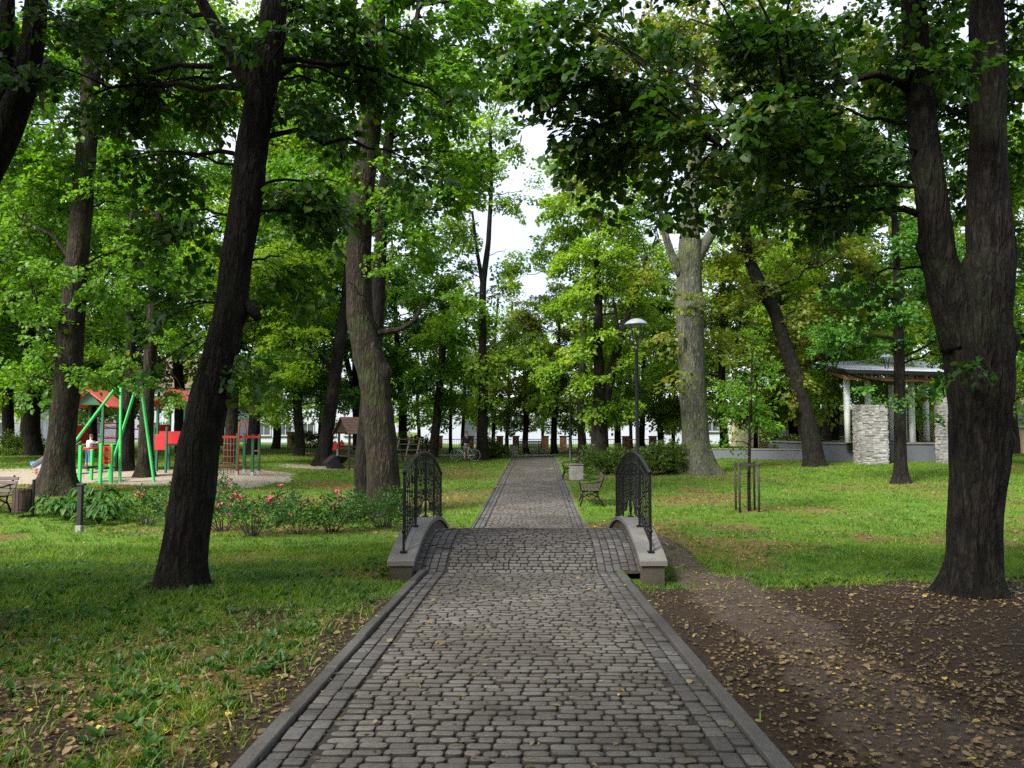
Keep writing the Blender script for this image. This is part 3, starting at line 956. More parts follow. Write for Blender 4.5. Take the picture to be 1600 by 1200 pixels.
# --- staked sapling
sap = tree('young slender sapling with fine bright leaves inside a wooden stake guard', B(1171, 20.6),
     [[(1171, 800, 3.4), (1170, 760, 3), (1171, 700, 2.8), (1173, 640, 2.3), (1175, 560, 1.6), (1176, 500, .9)]],
     20.6, D_['leaf_mid'], D_['bark_dark'],
     [(1175, 530, 28, 35, 0, 1.0), (1150, 590, 35, 35, 0, 1.0), (1200, 585, 33, 35, 0, 1.0), (1172, 640, 45, 35, -.2, 1.1), (1140, 660, 28, 25, .2, .9), (1215, 640, 25, 30, .2, .9), (1170, 600, 25, 40, .2, 1), (1150, 690, 25, 12, -.2, .7), (1190, 680, 25, 15, .1, .8)],
     ('oval', .085, 26, .5), 1.5, 24, .3, .03, 10, name='sapling', cat='sapling')
# --- mid left trunks in the playground
tree('straight grey-brown tree standing right behind the green swing frame', B(226, 29),
     [[(226, 748, 15), (227, 720, 13), (230, 640, 11.5), (234, 560, 10), (241, 450, 8.5), (248, 350, 7.5), (252, 250, 6), (255, 120, 4)]],
     29, D_['leaf_mid'], D_['bark_brown'],
     [(270, 300, 60, 60, .8), (330, 250, 60, 60, .8), (340, 130, 80, 70, .8), (330, 20, 90, 70, 1), (320, 350, 50, 50, .8), (230, 140, 70, 60, .9), (215, 420, 60, 50, .6), (290, 430, 55, 55, .5), (250, 540, 50, 35, -.5, .9), (300, 540, 40, 40, .5, .9), (190, 250, 60, 60, 1), (290, 160, 80, 70, .5), (200, 560, 40, 30, .8, .8), (240, 40, 90, 70, .8), (285, 610, 35, 25, .3, .7)], MIDL, 1.7, 25, .6, .05, 20)
tree('dark straight trunk between the two red-roofed play towers', B(199, 31.5),
     [[(199, 748, 13), (199, 720, 11), (201, 640, 10), (203, 560, 9), (206, 450, 7), (208, 330, 5)]],
     31.5, D_['leaf_mid'], D_['bark_dark'],
     [(150, 460, 60, 50, .8), (230, 500, 50, 50, .9), (180, 560, 50, 30, .3), (210, 380, 70, 60, .8), (160, 330, 60, 60, 1), (140, 580, 40, 25, .4, .8)], MIDL, 1.6, 26, .6, .05, 18)
tree('pale brown straight trunk half hidden behind the leaning dark trunk', B(361, 36),
     [[(360, 728, 12), (361, 700, 10.5), (363, 640, 10), (366, 560, 8), (370, 450, 6.5), (376, 330, 5)]],
     36, D_['leaf_lime'], D_['bark_brown'],
     [(400, 470, 60, 60, .3), (420, 20, 90, 70, .5), (500, 60, 80, 70, 1), (330, 310, 50, 50, .7), (440, 230, 80, 60, 1), (470, 130, 80, 70, 1), (380, 180, 70, 60, 1), (480, 300, 60, 60, .5), (400, 90, 80, 70, 1), (360, 500, 40, 50, .8), (450, 480, 50, 40, 1), (410, 390, 50, 50, .8), (430, 560, 40, 40, .6), (340, 400, 50, 60, .5), (450, 390, 60, 55, .6), (420, 620, 35, 25, .4, .8), (400, 300, 70, 60, 1)], FAR, 2.2, 27, .6, .05, 18)

# ------------------------------------------------------------------ farther trees: a few kinds, copied


def kind_tree(seed, leafm, barkm, H=17, R_=4.2, low=3.0, r0=.3, lean=.6, fork=False, k=1.0):
    r = np.random.default_rng(seed)
    root = empty('tree', (0, 0, 0))
    mb = MB()
    a = r.random() * 6.28
    z = np.array([-.3, 0, .8, 3, 6, 10, H * .9])
    off = lean * (z / 8) ** 1.3 * np.sign(z) if False else lean * np.maximum(z, 0) / 8
    pts = np.stack([off * math.cos(a) + r.normal(0, .06, 7), off * math.sin(a) + r.normal(0, .06, 7), z], 1)
    rad = r0 * np.array([1.25, 1.1, 1, .88, .7, .45, .12])
    st = [stem(mb, pts, rad, .3, 12, seed, .05, .4)]
    if fork:
        f0 = pts[3]
        p2 = np.array([f0, f0 + [.5, .1, 1.5], f0 + [1.1, .2, 4], f0 + [1.6, .2, 8]])
        st.append(stem(mb, p2, r0 * np.array([.6, .55, .4, .15]), .3, 10, seed + 1, .05))
    st = [(st[0][0][len(st[0][0]) // 5:], st[0][1][len(st[0][1]) // 5:])] + st[1:]
    cl = []
    zz = low
    i = 0
    while zz < H:
        t = (zz - low) / (H - low)
        rr = R_ * (.55 + .75 * math.sin(math.pi * min(1, .15 + .8 * t))) * (1 - .35 * t)
        for q in range(3 if t < .85 else 2):
            az = i * 2.4 + r.normal(0, .3)
            dist = rr * (.35 + .55 * r.random())
            c = np.array([math.cos(az) * dist, math.sin(az) * dist, zz + r.normal(0, .4)])
            c[:2] += pts[0][:2] + lean * zz / 8 * np.array([math.cos(a), math.sin(a)])
            s_ = (.85 + .6 * r.random()) * R_ / 4
            cl.append((c, (1.5 * s_, 1.5 * s_, .95 * s_), int(14 * k * s_ * s_)))
            i += 1
        zz += 1.35
    V, Fq = clump_crown(r, mb, st, cl, FAR, 5)
    mb.build('trunk', barkm, root)
    np_obj('crown', V, Fq, None, leafm, root)
    return root


KINDS = {
    'mid': kind_tree(101, D_['leaf_mid'], D_['bark_dark'], 18, 4.3, 3.9, .3),
    'lime': kind_tree(102, D_['leaf_lime'], D_['bark_brown'], 16, 4.0, 3.5, .26, .4),
    'olive': kind_tree(103, D_['leaf_olive'], D_['bark_dark'], 14, 3.6, 3.9, .26, .3),
    'fork': kind_tree(104, D_['leaf_mid'], D_['bark_dark'], 17, 4.2, 4.2, .3, .5, True),
    'blue': kind_tree(105, D_['leaf_blue'], D_['bark_brown'], 18, 4.3, 3.9, .32, .8),
    'small': kind_tree(106, D_['leaf_lime'], D_['bark_dark'], 8, 2.4, 2.0, .13, .3, False, .8),
}
FIRST = set()


def put(kind, px, d, s, label, rz=None, group=None, dx=0):
    src = KINDS[kind]
    o = src if kind not in FIRST else copy_tree(src)
    FIRST.add(kind)
    p = ground(px, d)
    o.location = [float(v) for v in p]
    o.rotation_euler = (0, 0, (px * 1.7 + d) % 6.28 if rz is None else rz)
    o.scale = (s, s, s * (1 + .08 * math.sin(px)))
    for k in ('group',):
        if k in o:
            del o[k]
    tag(o, label, 'tree', group)
    TRUNK_AT.append((p[0], p[1], .3 * s))
    return o


FT = [
    ('blue', 14, 46, .95, 'tree at the far left edge, behind the blue spring seat'),
    ('mid', 55, 43, 1.25, 'broad dark tree between the left edge and the old root-spread tree'),
    ('lime', 36, 52, .95, 'slim pale trunk second from the left edge, in the back row'),
    ('lime', 140, 50, 1.0, 'tree behind the first red-roofed play tower'),
    ('mid', 285, 47, 1.05, 'tree rising behind the second red-roofed play tower'),
    ('mid', 392, 44, 1.0, 'dark trunk behind the climbing frame with the red arch'),
    ('lime', 432, 54, .95, 'pale green tree before the white building, behind the climbing frame'),
    ('blue', 468, 44, .8, 'slim dark straight tree left of the leaning tree by the playhouse'),
    ('fork', 560, 50, 1.0, 'tree rising behind the brown roof of the wooden playhouse'),
    ('mid', 632, 54, .95, 'tree behind the wooden climbing ladder'),
    ('small', 706, 54, 1.0, 'small thin tree left of the man in black, against the white wall'),
    ('small', 724, 62, 1.15, 'tree directly behind the man with the bicycle'),
    ('small', 769, 56, 1.1, 'thin dark sapling just right of the tree by the bicycle'),
    ('small', 792, 60, 1.15, 'thin tree behind the brick gate posts before the white building'),
    ('olive', 822, 53, .82, 'olive tree with paired trunk just behind the bench at the end of the path'),
    ('olive', 866, 52, .88, 'leaning olive tree to the right of the bench at the end of the path'),
    ('lime', 906, 47, .9, 'slim straight trunk between the distant lamp post and the low bushes'),
    ('lime', 964, 56, .85, 'dark trunk behind the bushes, left of the nearer lamp post'),
    ('lime', 1004, 58, .85, 'dark trunk behind the bushes, right of the nearer lamp post'),
    ('lime', 1030, 56, .8, 'dark trunk between the nearer lamp post and the massive grey tree'),
    ('lime', 1128, 52, 1.0, 'tree behind the massive grey tree, left of the staked sapling'),
    ('olive', 1212, 50, 1.0, 'dark trunk behind the staked sapling, beyond the low grey wall'),
    ('mid', 1243, 56, 1.05, 'thin trunk left of the crooked tree, beyond the low grey wall'),
    ('lime', 1296, 46.5, 1.05, 'pale trunk between the crooked tree and the first pavilion column'),
    ('mid', 1302, 53, 1.0, 'dark trunk just left of the first white pavilion column'),
    ('lime', 1432, 54, 1.05, 'bright green tree behind the pavilion columns'),
    ('olive', 1495, 57, 1.0, 'tree behind the second stone pillar of the pavilion'),
    ('lime', 1580, 50, 1.1, 'bright green tree at the right edge, before the beige building'),
    ('mid', 1655, 36, 1.0, 'dark tree just inside the right edge, beyond the forked trunk'),
    ('small', 500, 60, 1.0, 'low leafy tree before the white block, right of the leaning tree by the playhouse'),
    ('small', 655, 64, 1.05, 'low leafy tree before the blank white gable, left of the grey leaning tree'),
    ('small', 745, 66, 0.95, 'low leafy tree between the man and the long white building'),
    ('small', 846, 64, 1.0, 'low leafy tree between the two olive trees beyond the far bench'),
    ('small', 893, 63, 1.05, 'low leafy tree beyond the distant lamp post'),
    ('small', 950, 66, 1.1, 'low leafy tree beyond the two-stemmed tree behind the bushes'),
    ('small', 988, 64, 1.0, 'low leafy tree just left of the nearer lamp, against the white building'),
    ('small', 1050, 62, 1.1, 'low leafy tree behind the low bushes, touching the massive grey tree'),
    ('small', 345, 62, 1.0, 'low leafy tree before the pale house behind the pale brown trunk'),
    ('small', 90, 60, 1.1, 'low leafy tree before the pale house, behind the old root-spread tree'),
    ('small', 1180, 60, 1.1, 'low leafy tree behind the staked sapling beside the beige building'),
    ('mid', -60, 36, 1.05, 'dark leafy tree overhanging the left edge beside the bench'),
]
for (kd, px_, d_, s_, lb) in FT:
    put(kd, px_, d_, s_ * (1.0 if 690 < px_ < 900 else 1.12), lb)
for i, (px_, d_, kd, s_) in enumerate([(130, 96, 'mid', 1.0), (300, 98, 'mid', 1.05), (470, 96, 'mid', 1.0), (610, 115, 'lime', .9), (1090, 110, 'lime', .95),
                                       (1150, 86, 'lime', 1.0), (1280, 84, 'blue', 1.0), (1345, 80, 'lime', 1.0), (1470, 82, 'lime', 1.0), (1540, 80, 'mid', 1.0), (-40, 74, 'mid', 1.05), (1680, 70, 'lime', 1.0)]):
    put(kd, px_, d_, s_, 'tall leafy tree in the back row that closes the view', group='trees of the back row')
for (px_, d_, kd, s_) in ((0, -5, 'mid', 1.0), (0, -9, 'blue', 1.1), (0, -4, 'mid', 1.1), (0, 3.5, 'fork', 1.0), (0, 3, 'mid', .95)):  # unseen trees added around the camera to shade the foreground
    o = put(kd, px_, d_, s_, 'tree added beside the viewer, outside the picture, to shade the foreground', group='added shade trees beside the viewer')
    x = {-5: -5.5, 0: -8, -9: 1.5, -4: 5.5, 3.5: -10.5, 3: 11}[d_]
    o.location = (x, d_, float(hz(x, d_)))

# ================================================================== GROUND
def grid_ground():
    ys = np.concatenate([np.arange(-40, -4, 4), np.arange(-4, 2.4, .4), np.arange(2.4, 16, .11), np.arange(16, 30, .28), np.arange(30, 60, .8), np.arange(60, 140, 4), [140, 170, 220, 300, 420]])
    h = np.concatenate([[0, .6, 1.2, 1.29, 1.31, 1.36, 1.38, 1.45], np.arange(1.55, 8, .13), np.arange(8, 20, .4), np.arange(20, 60, 2), [60, 80, 120, 200, 320]])
    us = np.concatenate([-h[:0:-1], h])
    Y, U = np.meshgrid(ys, us, indexing='ij')
    X = U + cx(Y)
    Z = hz(X, Y)
    on = (np.abs(U) < 1.30) & (Y < 48.2)
    Z = np.where(on, zc(Y) - .10, Z)
    bank = (np.abs(U) >= 1.30) & (np.abs(U) < 1.4) & (Y < 48)
    Z = np.where(bank, zc(Y) + .015, Z)
    V = np.stack([X, Y, Z], -1)
    ny, nu = Y.shape
    i = np.arange((ny - 1) * nu).reshape(ny - 1, nu)[:, :-1].ravel()
    o = np_obj('ground', V, np.stack([i, i + 1, i + nu + 1, i + nu], 1), None, M['ground'], None, True)
    tag(o, kind='structure')
    dm, lm, sm_ = masks(X, Y)
    tx = np.interp(Y, [3, 5, 7, 9, 10, 13, 16, 20], [2.25, 2.3, 2.35, 2.4, 2.5, 2.7, 2.4, 1.9])
    tr = (1 - smooth(.15, .75, np.abs(U - tx) + .5 * (n2(X, Y, 1.2, 55) - .5))) * (Y < 20)
    for nm, a in (('dirt', dm), ('litter', lm), ('sand', sm_), ('track', tr)):
        at = o.data.attributes.new(nm, 'FLOAT', 'POINT')
        at.data.foreach_set('value', np.asarray(a, np.float32).ravel())
    return o


grid_ground()

# ------------------------------------------------------------------ the paved path
Y0, Y1 = 10.5, 14.85


def pz(y):
    y = np.asarray(y, float)
    t = np.clip((y - (Y0 + Y1) / 2) / ((Y1 - Y0) / 2), -1, 1)
    return zc(y) + .43 * (1 - np.abs(t) ** 2)


def rr_outline(K, w, l, rad):
    """(n, K, 2) rounded rectangles"""
    per = K // 4
    out = np.zeros((len(w), K, 2))
    k = 0
    for (sx, sy, a0) in ((1, 1, 0), (-1, 1, 90), (-1, -1, 180), (1, -1, 270)):
        for q in range(per):
            a = R(a0 + 90 * (q / max(1, per - 1) if per > 1 else .5))
            out[:, k, 0] = sx * (w / 2 - rad) + rad * math.cos(a)
            out[:, k, 1] = sy * (l / 2 - rad) + rad * math.sin(a)
            k += 1
    return out


def stones(name, cu, cy, w, l, mat, K, rad, inset, parent=None, jit=.003, tilt=.01, lift=0.0, thick=.06):
    cu, cy, w, l = [np.asarray(a, float) for a in (cu, cy, w, l)]
    n = len(cu)
    O = rr_outline(K, w, l, np.minimum(rad * (.7 + .6 * rng.random(n)), np.minimum(w, l) * .48))
    I = O * np.stack([1 - 2 * inset / w, 1 - 2 * inset / l], -1)[:, None, :]
    ang = rng.normal(0, .012, n)
    ca, sa = np.cos(ang)[:, None], np.sin(ang)[:, None]

    def rot(A):
        return np.stack([A[..., 0] * ca - A[..., 1] * sa, A[..., 0] * sa + A[..., 1] * ca], -1)
    O, I = rot(O), rot(I)
    j = rng.normal(0, jit, n)[:, None]
    tx, ty = rng.normal(0, tilt, n)[:, None], rng.normal(0, tilt, n)[:, None]
    O2 = I * .55

    def ring(A, dz):
        y = cy[:, None] + A[..., 1]
        x = cx(y) + cu[:, None] + A[..., 0]
        return np.stack([x, y, pz(y) + j + lift + tx * A[..., 0] + ty * A[..., 1] + dz], -1)
    V = np.concatenate([ring(O, -thick), ring(O, -inset * .75), ring(I, 0), ring(O2, .0015)], 1)
    base = np.arange(n)[:, None, None] * (4 * K)
    q = []
    for a in range(3):
        for k in range(K):
            k2 = (k + 1) % K
            q.append((a * K + k, a * K + k2, (a + 1) * K + k2, (a + 1) * K + k))
    t = [(3 * K, 3 * K + k, 3 * K + k + 1) for k in range(1, K - 1)]
    o = np_obj(name, V, (base + np.array(q)[None]).reshape(-1, 4), (base + np.array(t)[None]).reshape(-1, 3), mat, parent, True)
    # soil colour on stone sides and chamfers: caked dirt plus painted joint shade
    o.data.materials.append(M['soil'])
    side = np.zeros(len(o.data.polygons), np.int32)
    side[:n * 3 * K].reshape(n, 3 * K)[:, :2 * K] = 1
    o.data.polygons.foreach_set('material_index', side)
    return o


def lay(y0, y1, K, rad, inset, nm):
    cu, cy, w, l = [], [], [], []
    y = y0
    while y < y1:
        dep = rng.choice([.086, .09, .094])
        u = -1.035 + rng.random() * .05
        first = True
        while u < 1.0:
            ww = float(rng.choice([.07, .095, .115, .14, .165], p=[.08, .14, .22, .3, .26])) * (1 + rng.normal(0, .04))
            ww = min(ww, 1.04 - u)
            if ww < .05:
                break
            cu.append(u + ww / 2)
            cy.append(y + dep / 2 + .006 * math.sin(u * 2.2 + y * .9) + rng.normal(0, .0015))
            w.append(ww - .007)
            l.append(dep - .0125)
            u += ww
        y += dep
    return cu, cy, w, l


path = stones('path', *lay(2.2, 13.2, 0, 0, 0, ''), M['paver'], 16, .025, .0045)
tag(path, kind='structure')
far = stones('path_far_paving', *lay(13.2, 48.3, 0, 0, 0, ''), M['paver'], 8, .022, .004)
tag(far, kind='structure')
cu, cy, w, l = [], [], [], []
for sgn in (-1, 1):
    cols = [(1.092, 2.2, 48.3), (1.2, 2.2, 48.3)]
    cols += [(1.308, Y0, Y1), (1.416, Y0, Y1)] if sgn < 0 else [(1.308, Y0, Y1), (1.416, Y0, Y1), (1.524, Y0, Y1), (1.632, Y0, Y1)]
    for (u, a, b_) in cols:
        y = a + rng.random() * .05
        while y < b_ - .1:
            dep = float(rng.choice([.1, .1, .15, .15, .2])) * 1.02
            cu.append(sgn * u)
            cy.append(y + dep / 2)
            w.append(.1)
            l.append(dep - .01)
            y += dep
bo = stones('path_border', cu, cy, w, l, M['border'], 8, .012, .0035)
tag(bo, kind='structure')
# sand and soil in the joints
ys = np.concatenate([np.arange(1.0, 20, .1), np.arange(20, 48.4, .4)])
V, q = [], []
for y in ys:
    e = 1.7 if Y0 < y < Y1 else 1.29
    el = 1.47 if Y0 < y < Y1 else 1.29
    V += [(cx(y) - el, y, pz(y) - .016), (cx(y), y, pz(y) - .016), (cx(y) + e, y, pz(y) - .016)]
for i in range(len(ys) - 1):
    q += [(3 * i, 3 * i + 1, 3 * i + 4, 3 * i + 3), (3 * i + 1, 3 * i + 2, 3 * i + 5, 3 * i + 4)]
tag(np_obj('path_bed', V, q, None, M['soil']), kind='structure')
# kerb stones
cu, cy, w, l = [], [], [], []
for sgn in (-1, 1):
    for (a, b_) in ((1.6, Y0 - .1), (Y1 + .05, 48.3)):
        y = a
        while y < b_:
            L = min(.99, b_ - y)
            cu.append(sgn * 1.312)
            cy.append(y + L / 2)
            w.append(.092)
            l.append(L - .007)
            y += L
kb = MB()
for (u, y, ww, ll) in zip(cu, cy, w, l):
    dz = rng.normal(0, .006)
    hgt = .03 if y < Y0 else .012
    for_k = np.array([cx(y - ll / 2) + u, y - ll / 2, zc(y - ll / 2) + hgt - .1 + dz]), np.array([cx(y + ll / 2) + u, y + ll / 2, zc(y + ll / 2) + hgt - .1 + dz])
    kb.beam(for_k[0], for_k[1], ww, .2, bev=.008)
tag(kb.build('kerb', M['kerb']), kind='structure')
# the cross path at the far end
pts = []
cr = MB()
for i in range(30):
    x0, x1 = -9 + i * 1.2, -9 + (i + 1) * 1.2
    zf = lambda x, y: float(hz(x, y)) + .02
    yy = 49.4
    cr.add([(x0, yy - 1.1, zf(x0, yy - 1.1)), (x1, yy - 1.1, zf(x1, yy - 1.1)), (x1, yy + 1.1, zf(x1, yy + 1.1)), (x0, yy + 1.1, zf(x0, yy + 1.1))], [(0, 1, 2, 3)])
tag(cr.build('cross_path', M['concrete']), kind='structure')

# ================================================================== FOOTBRIDGE
bridge = empty('footbridge', (float(cx(12.6)), 12.6, float(zc(12.6))), 'low arched footbridge with concrete parapets and black iron railings over the dip', 'footbridge')
bl = np.array(bridge.location)


def capz(y):
    s = np.clip((y - 10.25) / (15.0 - 10.25), 0, 1)
    return float(np.interp(y, [10.25, 15.0], [zc(10.25) + .17, zc(15.0) + .2]) + .44 * (1 - abs(2 * s - 1) ** 2.1))


PAR = {-1: lambda y: np.interp(y, [10.3, 14.8], [-1.47, -1.36]), 1: lambda y: np.interp(y, [10.3, 14.8], [1.87, 2.0])}
for sgn in (-1, 1):
    ww = .36
    wall, cap = MB(), MB()
    ys = np.linspace(10.25, 15.0, 28)
    for i in range(len(ys) - 1):
        a, b_ = ys[i], ys[i + 1]
        xa, xb = PAR[sgn](a), PAR[sgn](b_)
        za, zb = capz(a), capz(b_)
        hw = ww / 2
        for (mb, h0, h1, e) in ((cap, 0, -.06, hw), (wall, -.06, None, hw - .035)):
            ya, yb = a, b_
            if mb is wall:
                ya, yb = (a + .03 if i == 0 else a), (b_ - .03 if i == len(ys) - 2 else b_)
            lo_a = za + h1 if h1 is not None else zc(a) - .75
            lo_b = zb + h1 if h1 is not None else zc(b_) - .75
            V = [(xa - e, ya, lo_a), (xa + e, ya, lo_a), (xb + e, yb, lo_b), (xb - e, yb, lo_b), (xa - e, ya, za + h0), (xa + e, ya, za + h0), (xb + e, yb, zb + h0), (xb - e, yb, zb + h0)]
            fs = [(4, 5, 6, 7), (0, 4, 7, 3), (1, 2, 6, 5)] + ([(0, 3, 2, 1)] if mb is cap else [])
            if i == 0:
                fs.append((0, 1, 5, 4))
            if i == len(ys) - 2:
                fs.append((2, 3, 7, 6))
            mb.add(np.array(V) - bl, fs)
    pw = wall.build('parapet_wall', M['pier'], bridge)
    cap.build('coping', M['coping'], pw)
    # railing
    rail = MB()
    ya, yb = 10.5, 14.8
    yy = np.linspace(ya, yb, 25)
    top = 1.05
    line = lambda h, ys_: np.array([[PAR[sgn](y), y, capz(y) + h] for y in ys_]) - bl
    for i in range(24):
        rail.beam(line(top, yy)[i], line(top, yy)[i + 1] + (line(top, yy)[i + 1] - line(top, yy)[i]) * .03, .05, .032, bev=.008)
    rl = rail.build('railing', M['iron'], bridge)
    r2 = MB()
    r2.tube(line(top - .15, yy), .013, 6)
    r2.build('upper_rail', M['iron'], rl)
    mid = (ya + yb) / 2
    r3 = MB()
    # lower rail: runs low, arches up as a hoop in the middle
    lowh = lambda y: .11 + .2 * math.sqrt(max(0, 1 - ((y - mid) / .55) ** 2))
    yl = np.linspace(ya, yb, 61)
    r3.tube(np.array([[PAR[sgn](y), y, capz(y) + lowh(y)] for y in yl]) - bl, .013, 6)
    aa = np.linspace(0, 2 * np.pi, 25)
    r3.tube(np.array([[PAR[sgn](mid), mid + .13 * math.cos(t), capz(mid) + .17 + .1 * math.sin(t)] for t in aa]) - bl, .01, 6)
    r3.build('lower_rail', M['iron'], rl)
    for k, y in enumerate(np.linspace(ya, yb, 5)):
        p = MB()
        b0 = np.array([PAR[sgn](y), y, capz(y)]) - bl
        z0 = 0 if k != 2 else .0
        p.box(b0 + [0, 0, top / 2], (.032, .032, top), bev=.004)
        p.box(b0 + [0, 0, .01], (.09, .09, .02), bev=.004)
        p.lathe([(.016, .25), (.03, .27), (.03, .3), (.016, .32)], 8, b0)
        if k in (0, 4):
            p.lathe([(.02, top), (.032, top + .02), (.03, top + .05), (.006, top + .065)], 8, b0)
        p.build('post', M['iron'], rl)
    nb = 29
    for k, y in enumerate(np.linspace(ya, yb, nb)):
        if k % 7 == 0:
            continue
        p = MB()
        b0 = np.array([PAR[sgn](y), y, capz(y)]) - bl
        h0 = lowh(y)
        h1 = top - .15
        p.box(b0 + [0, 0, (h0 + h1) / 2], (.014, .014, h1 - h0))
        zc_ = (.45, .62, .78)[k % 3]
        for zq in (zc_, zc_ - .06, h0 + .12):
            p.lathe([(.008, zq - .02), (.02, zq - .008), (.02, zq + .008), (.008, zq + .02)], 6, b0)
        # short bars and a small scroll between the two upper rails
        p.box(b0 + [0, .03, h1 + .075], (.012, .012, .15))
        if k % 2:
            p.tube([b0 + [0, -.055 + .05 * math.cos(t), h1 - .12 + .05 * math.sin(t)] for t in np.linspace(-.5, 4.2, 10)], .007, 5)
        p.build('baluster', M['iron'], rl)

# ================================================================== STREET FURNITURE
def bench_parts(root):
    """park bench, seat looking along -Y in its own space"""
    b = MB()
    for k in range(5):
        b.box((0, -.22 + k * .095, .445 + .01 * abs(k - 2)), (1.8, .075, .032), bev=.006)
    b.build('seat', M['darkwood'], root)
    b = MB()
    for k in range(4):
        b.box((0, .25 + .035 * k, .55 + .098 * k), (1.8, .03, .08), M=Matrix.Rotation(R(-18), 3, 'X'), bev=.006)
    b.build('backrest', M['darkwood'], root)
    for s in (-.72, .72):
        g = MB()
        g.tube([(s, -.3, 0), (s, -.24, .16), (s, -.22, .3), (s, -.26, .42)], .024, 6)
        g.tube([(s, .36, 0), (s, .27, .18), (s, .2, .3), (s, .22, .42)], .024, 6)
        g.tube([(s, -.27, .425), (s, .23, .425), (s, .3, .6), (s, .41, .92)], .024, 6)
        g.tube([(s, -.23, .25), (s, 0, .36), (s, .22, .25)], .018, 6)
        g.tube([(s, -.2, .3), (s, -.02, .14), (s, .2, .3)], .014, 6)
        for y in (-.31, .37):
            g.box((s, y, .012), (.06, .08, .024))
        g.build('leg', M['iron'], root)
        g = MB()
        g.tube([(s, -.25, .43), (s, -.29, .58), (s, -.25, .66), (s, .05, .65), (s, .33, .7)], .02, 6)
        g.build('armrest', M['iron'], root)


def put_bench(src, px, d, rz, label):
    o = copy_tree(src) if src else empty('park_bench', (0, 0, 0))
    if not src:
        bench_parts(o)
    o.location = [float(v) for v in ground(px, d)]
    o.rotation_euler = (0, 0, rz)
    return tag(o, label, 'bench', 'park benches')


b1 = put_bench(None, 921, 22.6, R(-94), 'black park bench beside the path, the nearer of the two facing it from the right')
put_bench(b1, 890, 31.5, R(-93), 'black park bench beside the concrete litter bin on the right of the path')
put_bench(b1, 825, 50.8, R(0), 'park bench facing along the path from its far end')
put_bench(b1, -36, 18.9, R(-12), 'dark wooden park bench cut by the left edge, beside the litter bin')


def concrete_bin(px, d, s, label):
    o = empty('litter_bin', ground(px, d), label, 'litter bin', rz=.1, s=s)
    m = MB()
    m.box((0, 0, .3), (.5, .5, .6), bev=.025)
    m.build('body', M['concrete'], o)
    m = MB()
    m.box((0, 0, .625), (.54, .54, .05), bev=.012)
    m.box((0, 0, .655), (.3, .3, .014), bev=.004)
    m.build('rim', M['coping'], o)
    return o


concrete_bin(900, 30.5, 1.0, 'square concrete litter bin beside a bench on the right of the path')
concrete_bin(803, 50.2, 1.0, 'square concrete litter bin beside the bench at the far end of the path')

# slatted bin by the left bench
lb = empty('slatted_bin', ground(38, 18.6), 'dark slatted litter bin hung on a post beside the bench at the left edge', 'litter bin')
m = MB()
for k in range(16):
    a = k * 2 * math.pi / 16
    m.box((.2 * math.cos(a), .2 * math.sin(a), .4), (.018, .066, .56), rz=a, bev=.004)
m.lathe([(.19, .12), (.19, .14)], 16)
m.build('slat_body', M['darkwood'], lb)
for z in (.2, .62):
    m = MB()
    m.tube([(.213 * math.cos(t), .213 * math.sin(t), z) for t in np.linspace(0, 6.283, 25)], .008, 5)
    m.build('hoop', M['iron'], lb)
m = MB()
m.box((.26, 0, .42), (.05, .05, .95), bev=.005)
m.box((.23, 0, .6), (.05, .03, .03))
m.build('post', M['iron'], lb)

# bollard
bo = empty('bollard_light', G(124, 831), 'black square bollard light with a pale concrete foot before the hostas', 'bollard')
m = MB()
m.box((0, 0, .56), (.1, .1, .86), bev=.008)
m.build('post', M['black'], bo)
m = MB()
m.box((.015, 0, 1.03), (.16, .13, .05), bev=.01)
m.box((.0, 0, .985), (.075, .075, .05))
m.build('cap', M['black'], bo)
m = MB()
m.box((0, 0, .05), (.13, .13, .18), bev=.01)
m.build('foot', M['concrete'], bo)


# street lamps
def lamp_parts(o):
    m = MB()
    m.lathe([(.1, 0), (.1, .03), (.075, .05), (.075, .9), (.06, .95), (.05, 1.0), (.042, 4.2), (.05, 4.22), (.05, 4.3), (.03, 4.32)], 14)
    m.build('pole', M['iron'], o)
    m = MB()
    for k in range(4):
        a = k * math.pi / 2 + .5
        c_, s_ = math.cos(a), math.sin(a)
        m.tube([(.035 * c_, .035 * s_, 4.28), (.08 * c_, .08 * s_, 4.36), (.13 * c_, .13 * s_, 4.6), (.19 * c_, .19 * s_, 4.86)], .012, 6)
    m.build('bracket', M['iron'], o)
    m = MB()
    m.lathe([(.285, 4.86), (.3, 4.87), (.29, 4.89), (.23, 4.95), (.14, 5.0), (.05, 5.025), (.01, 5.03)], 20)
    sh = m.build('lamp_shade', M['lampcap'], o)
    m = MB()
    m.lathe([(.16, 4.82), (.2, 4.84), (.2, 4.858)], 16)
    m.build('lens', M['white'], sh)


l1 = empty('street_lamp', ground(996, 19.2), 'tall black street lamp with a shallow grey hood, rising behind the right railing', 'street lamp', 'park street lamps')
lamp_parts(l1)
for (px_, d_, s_, lb_) in ((891, 43, 1.0, 'distant black street lamp standing beside the path before the end bench'), (1389, 40, 1.12, 'black street lamp standing behind the slim hornbeam, before the pavilion')):
    o = copy_tree(l1)
    o.location = [float(v) for v in ground(px_, d_)]
    o.scale = (s_,) * 3
    o['label'] = lb_

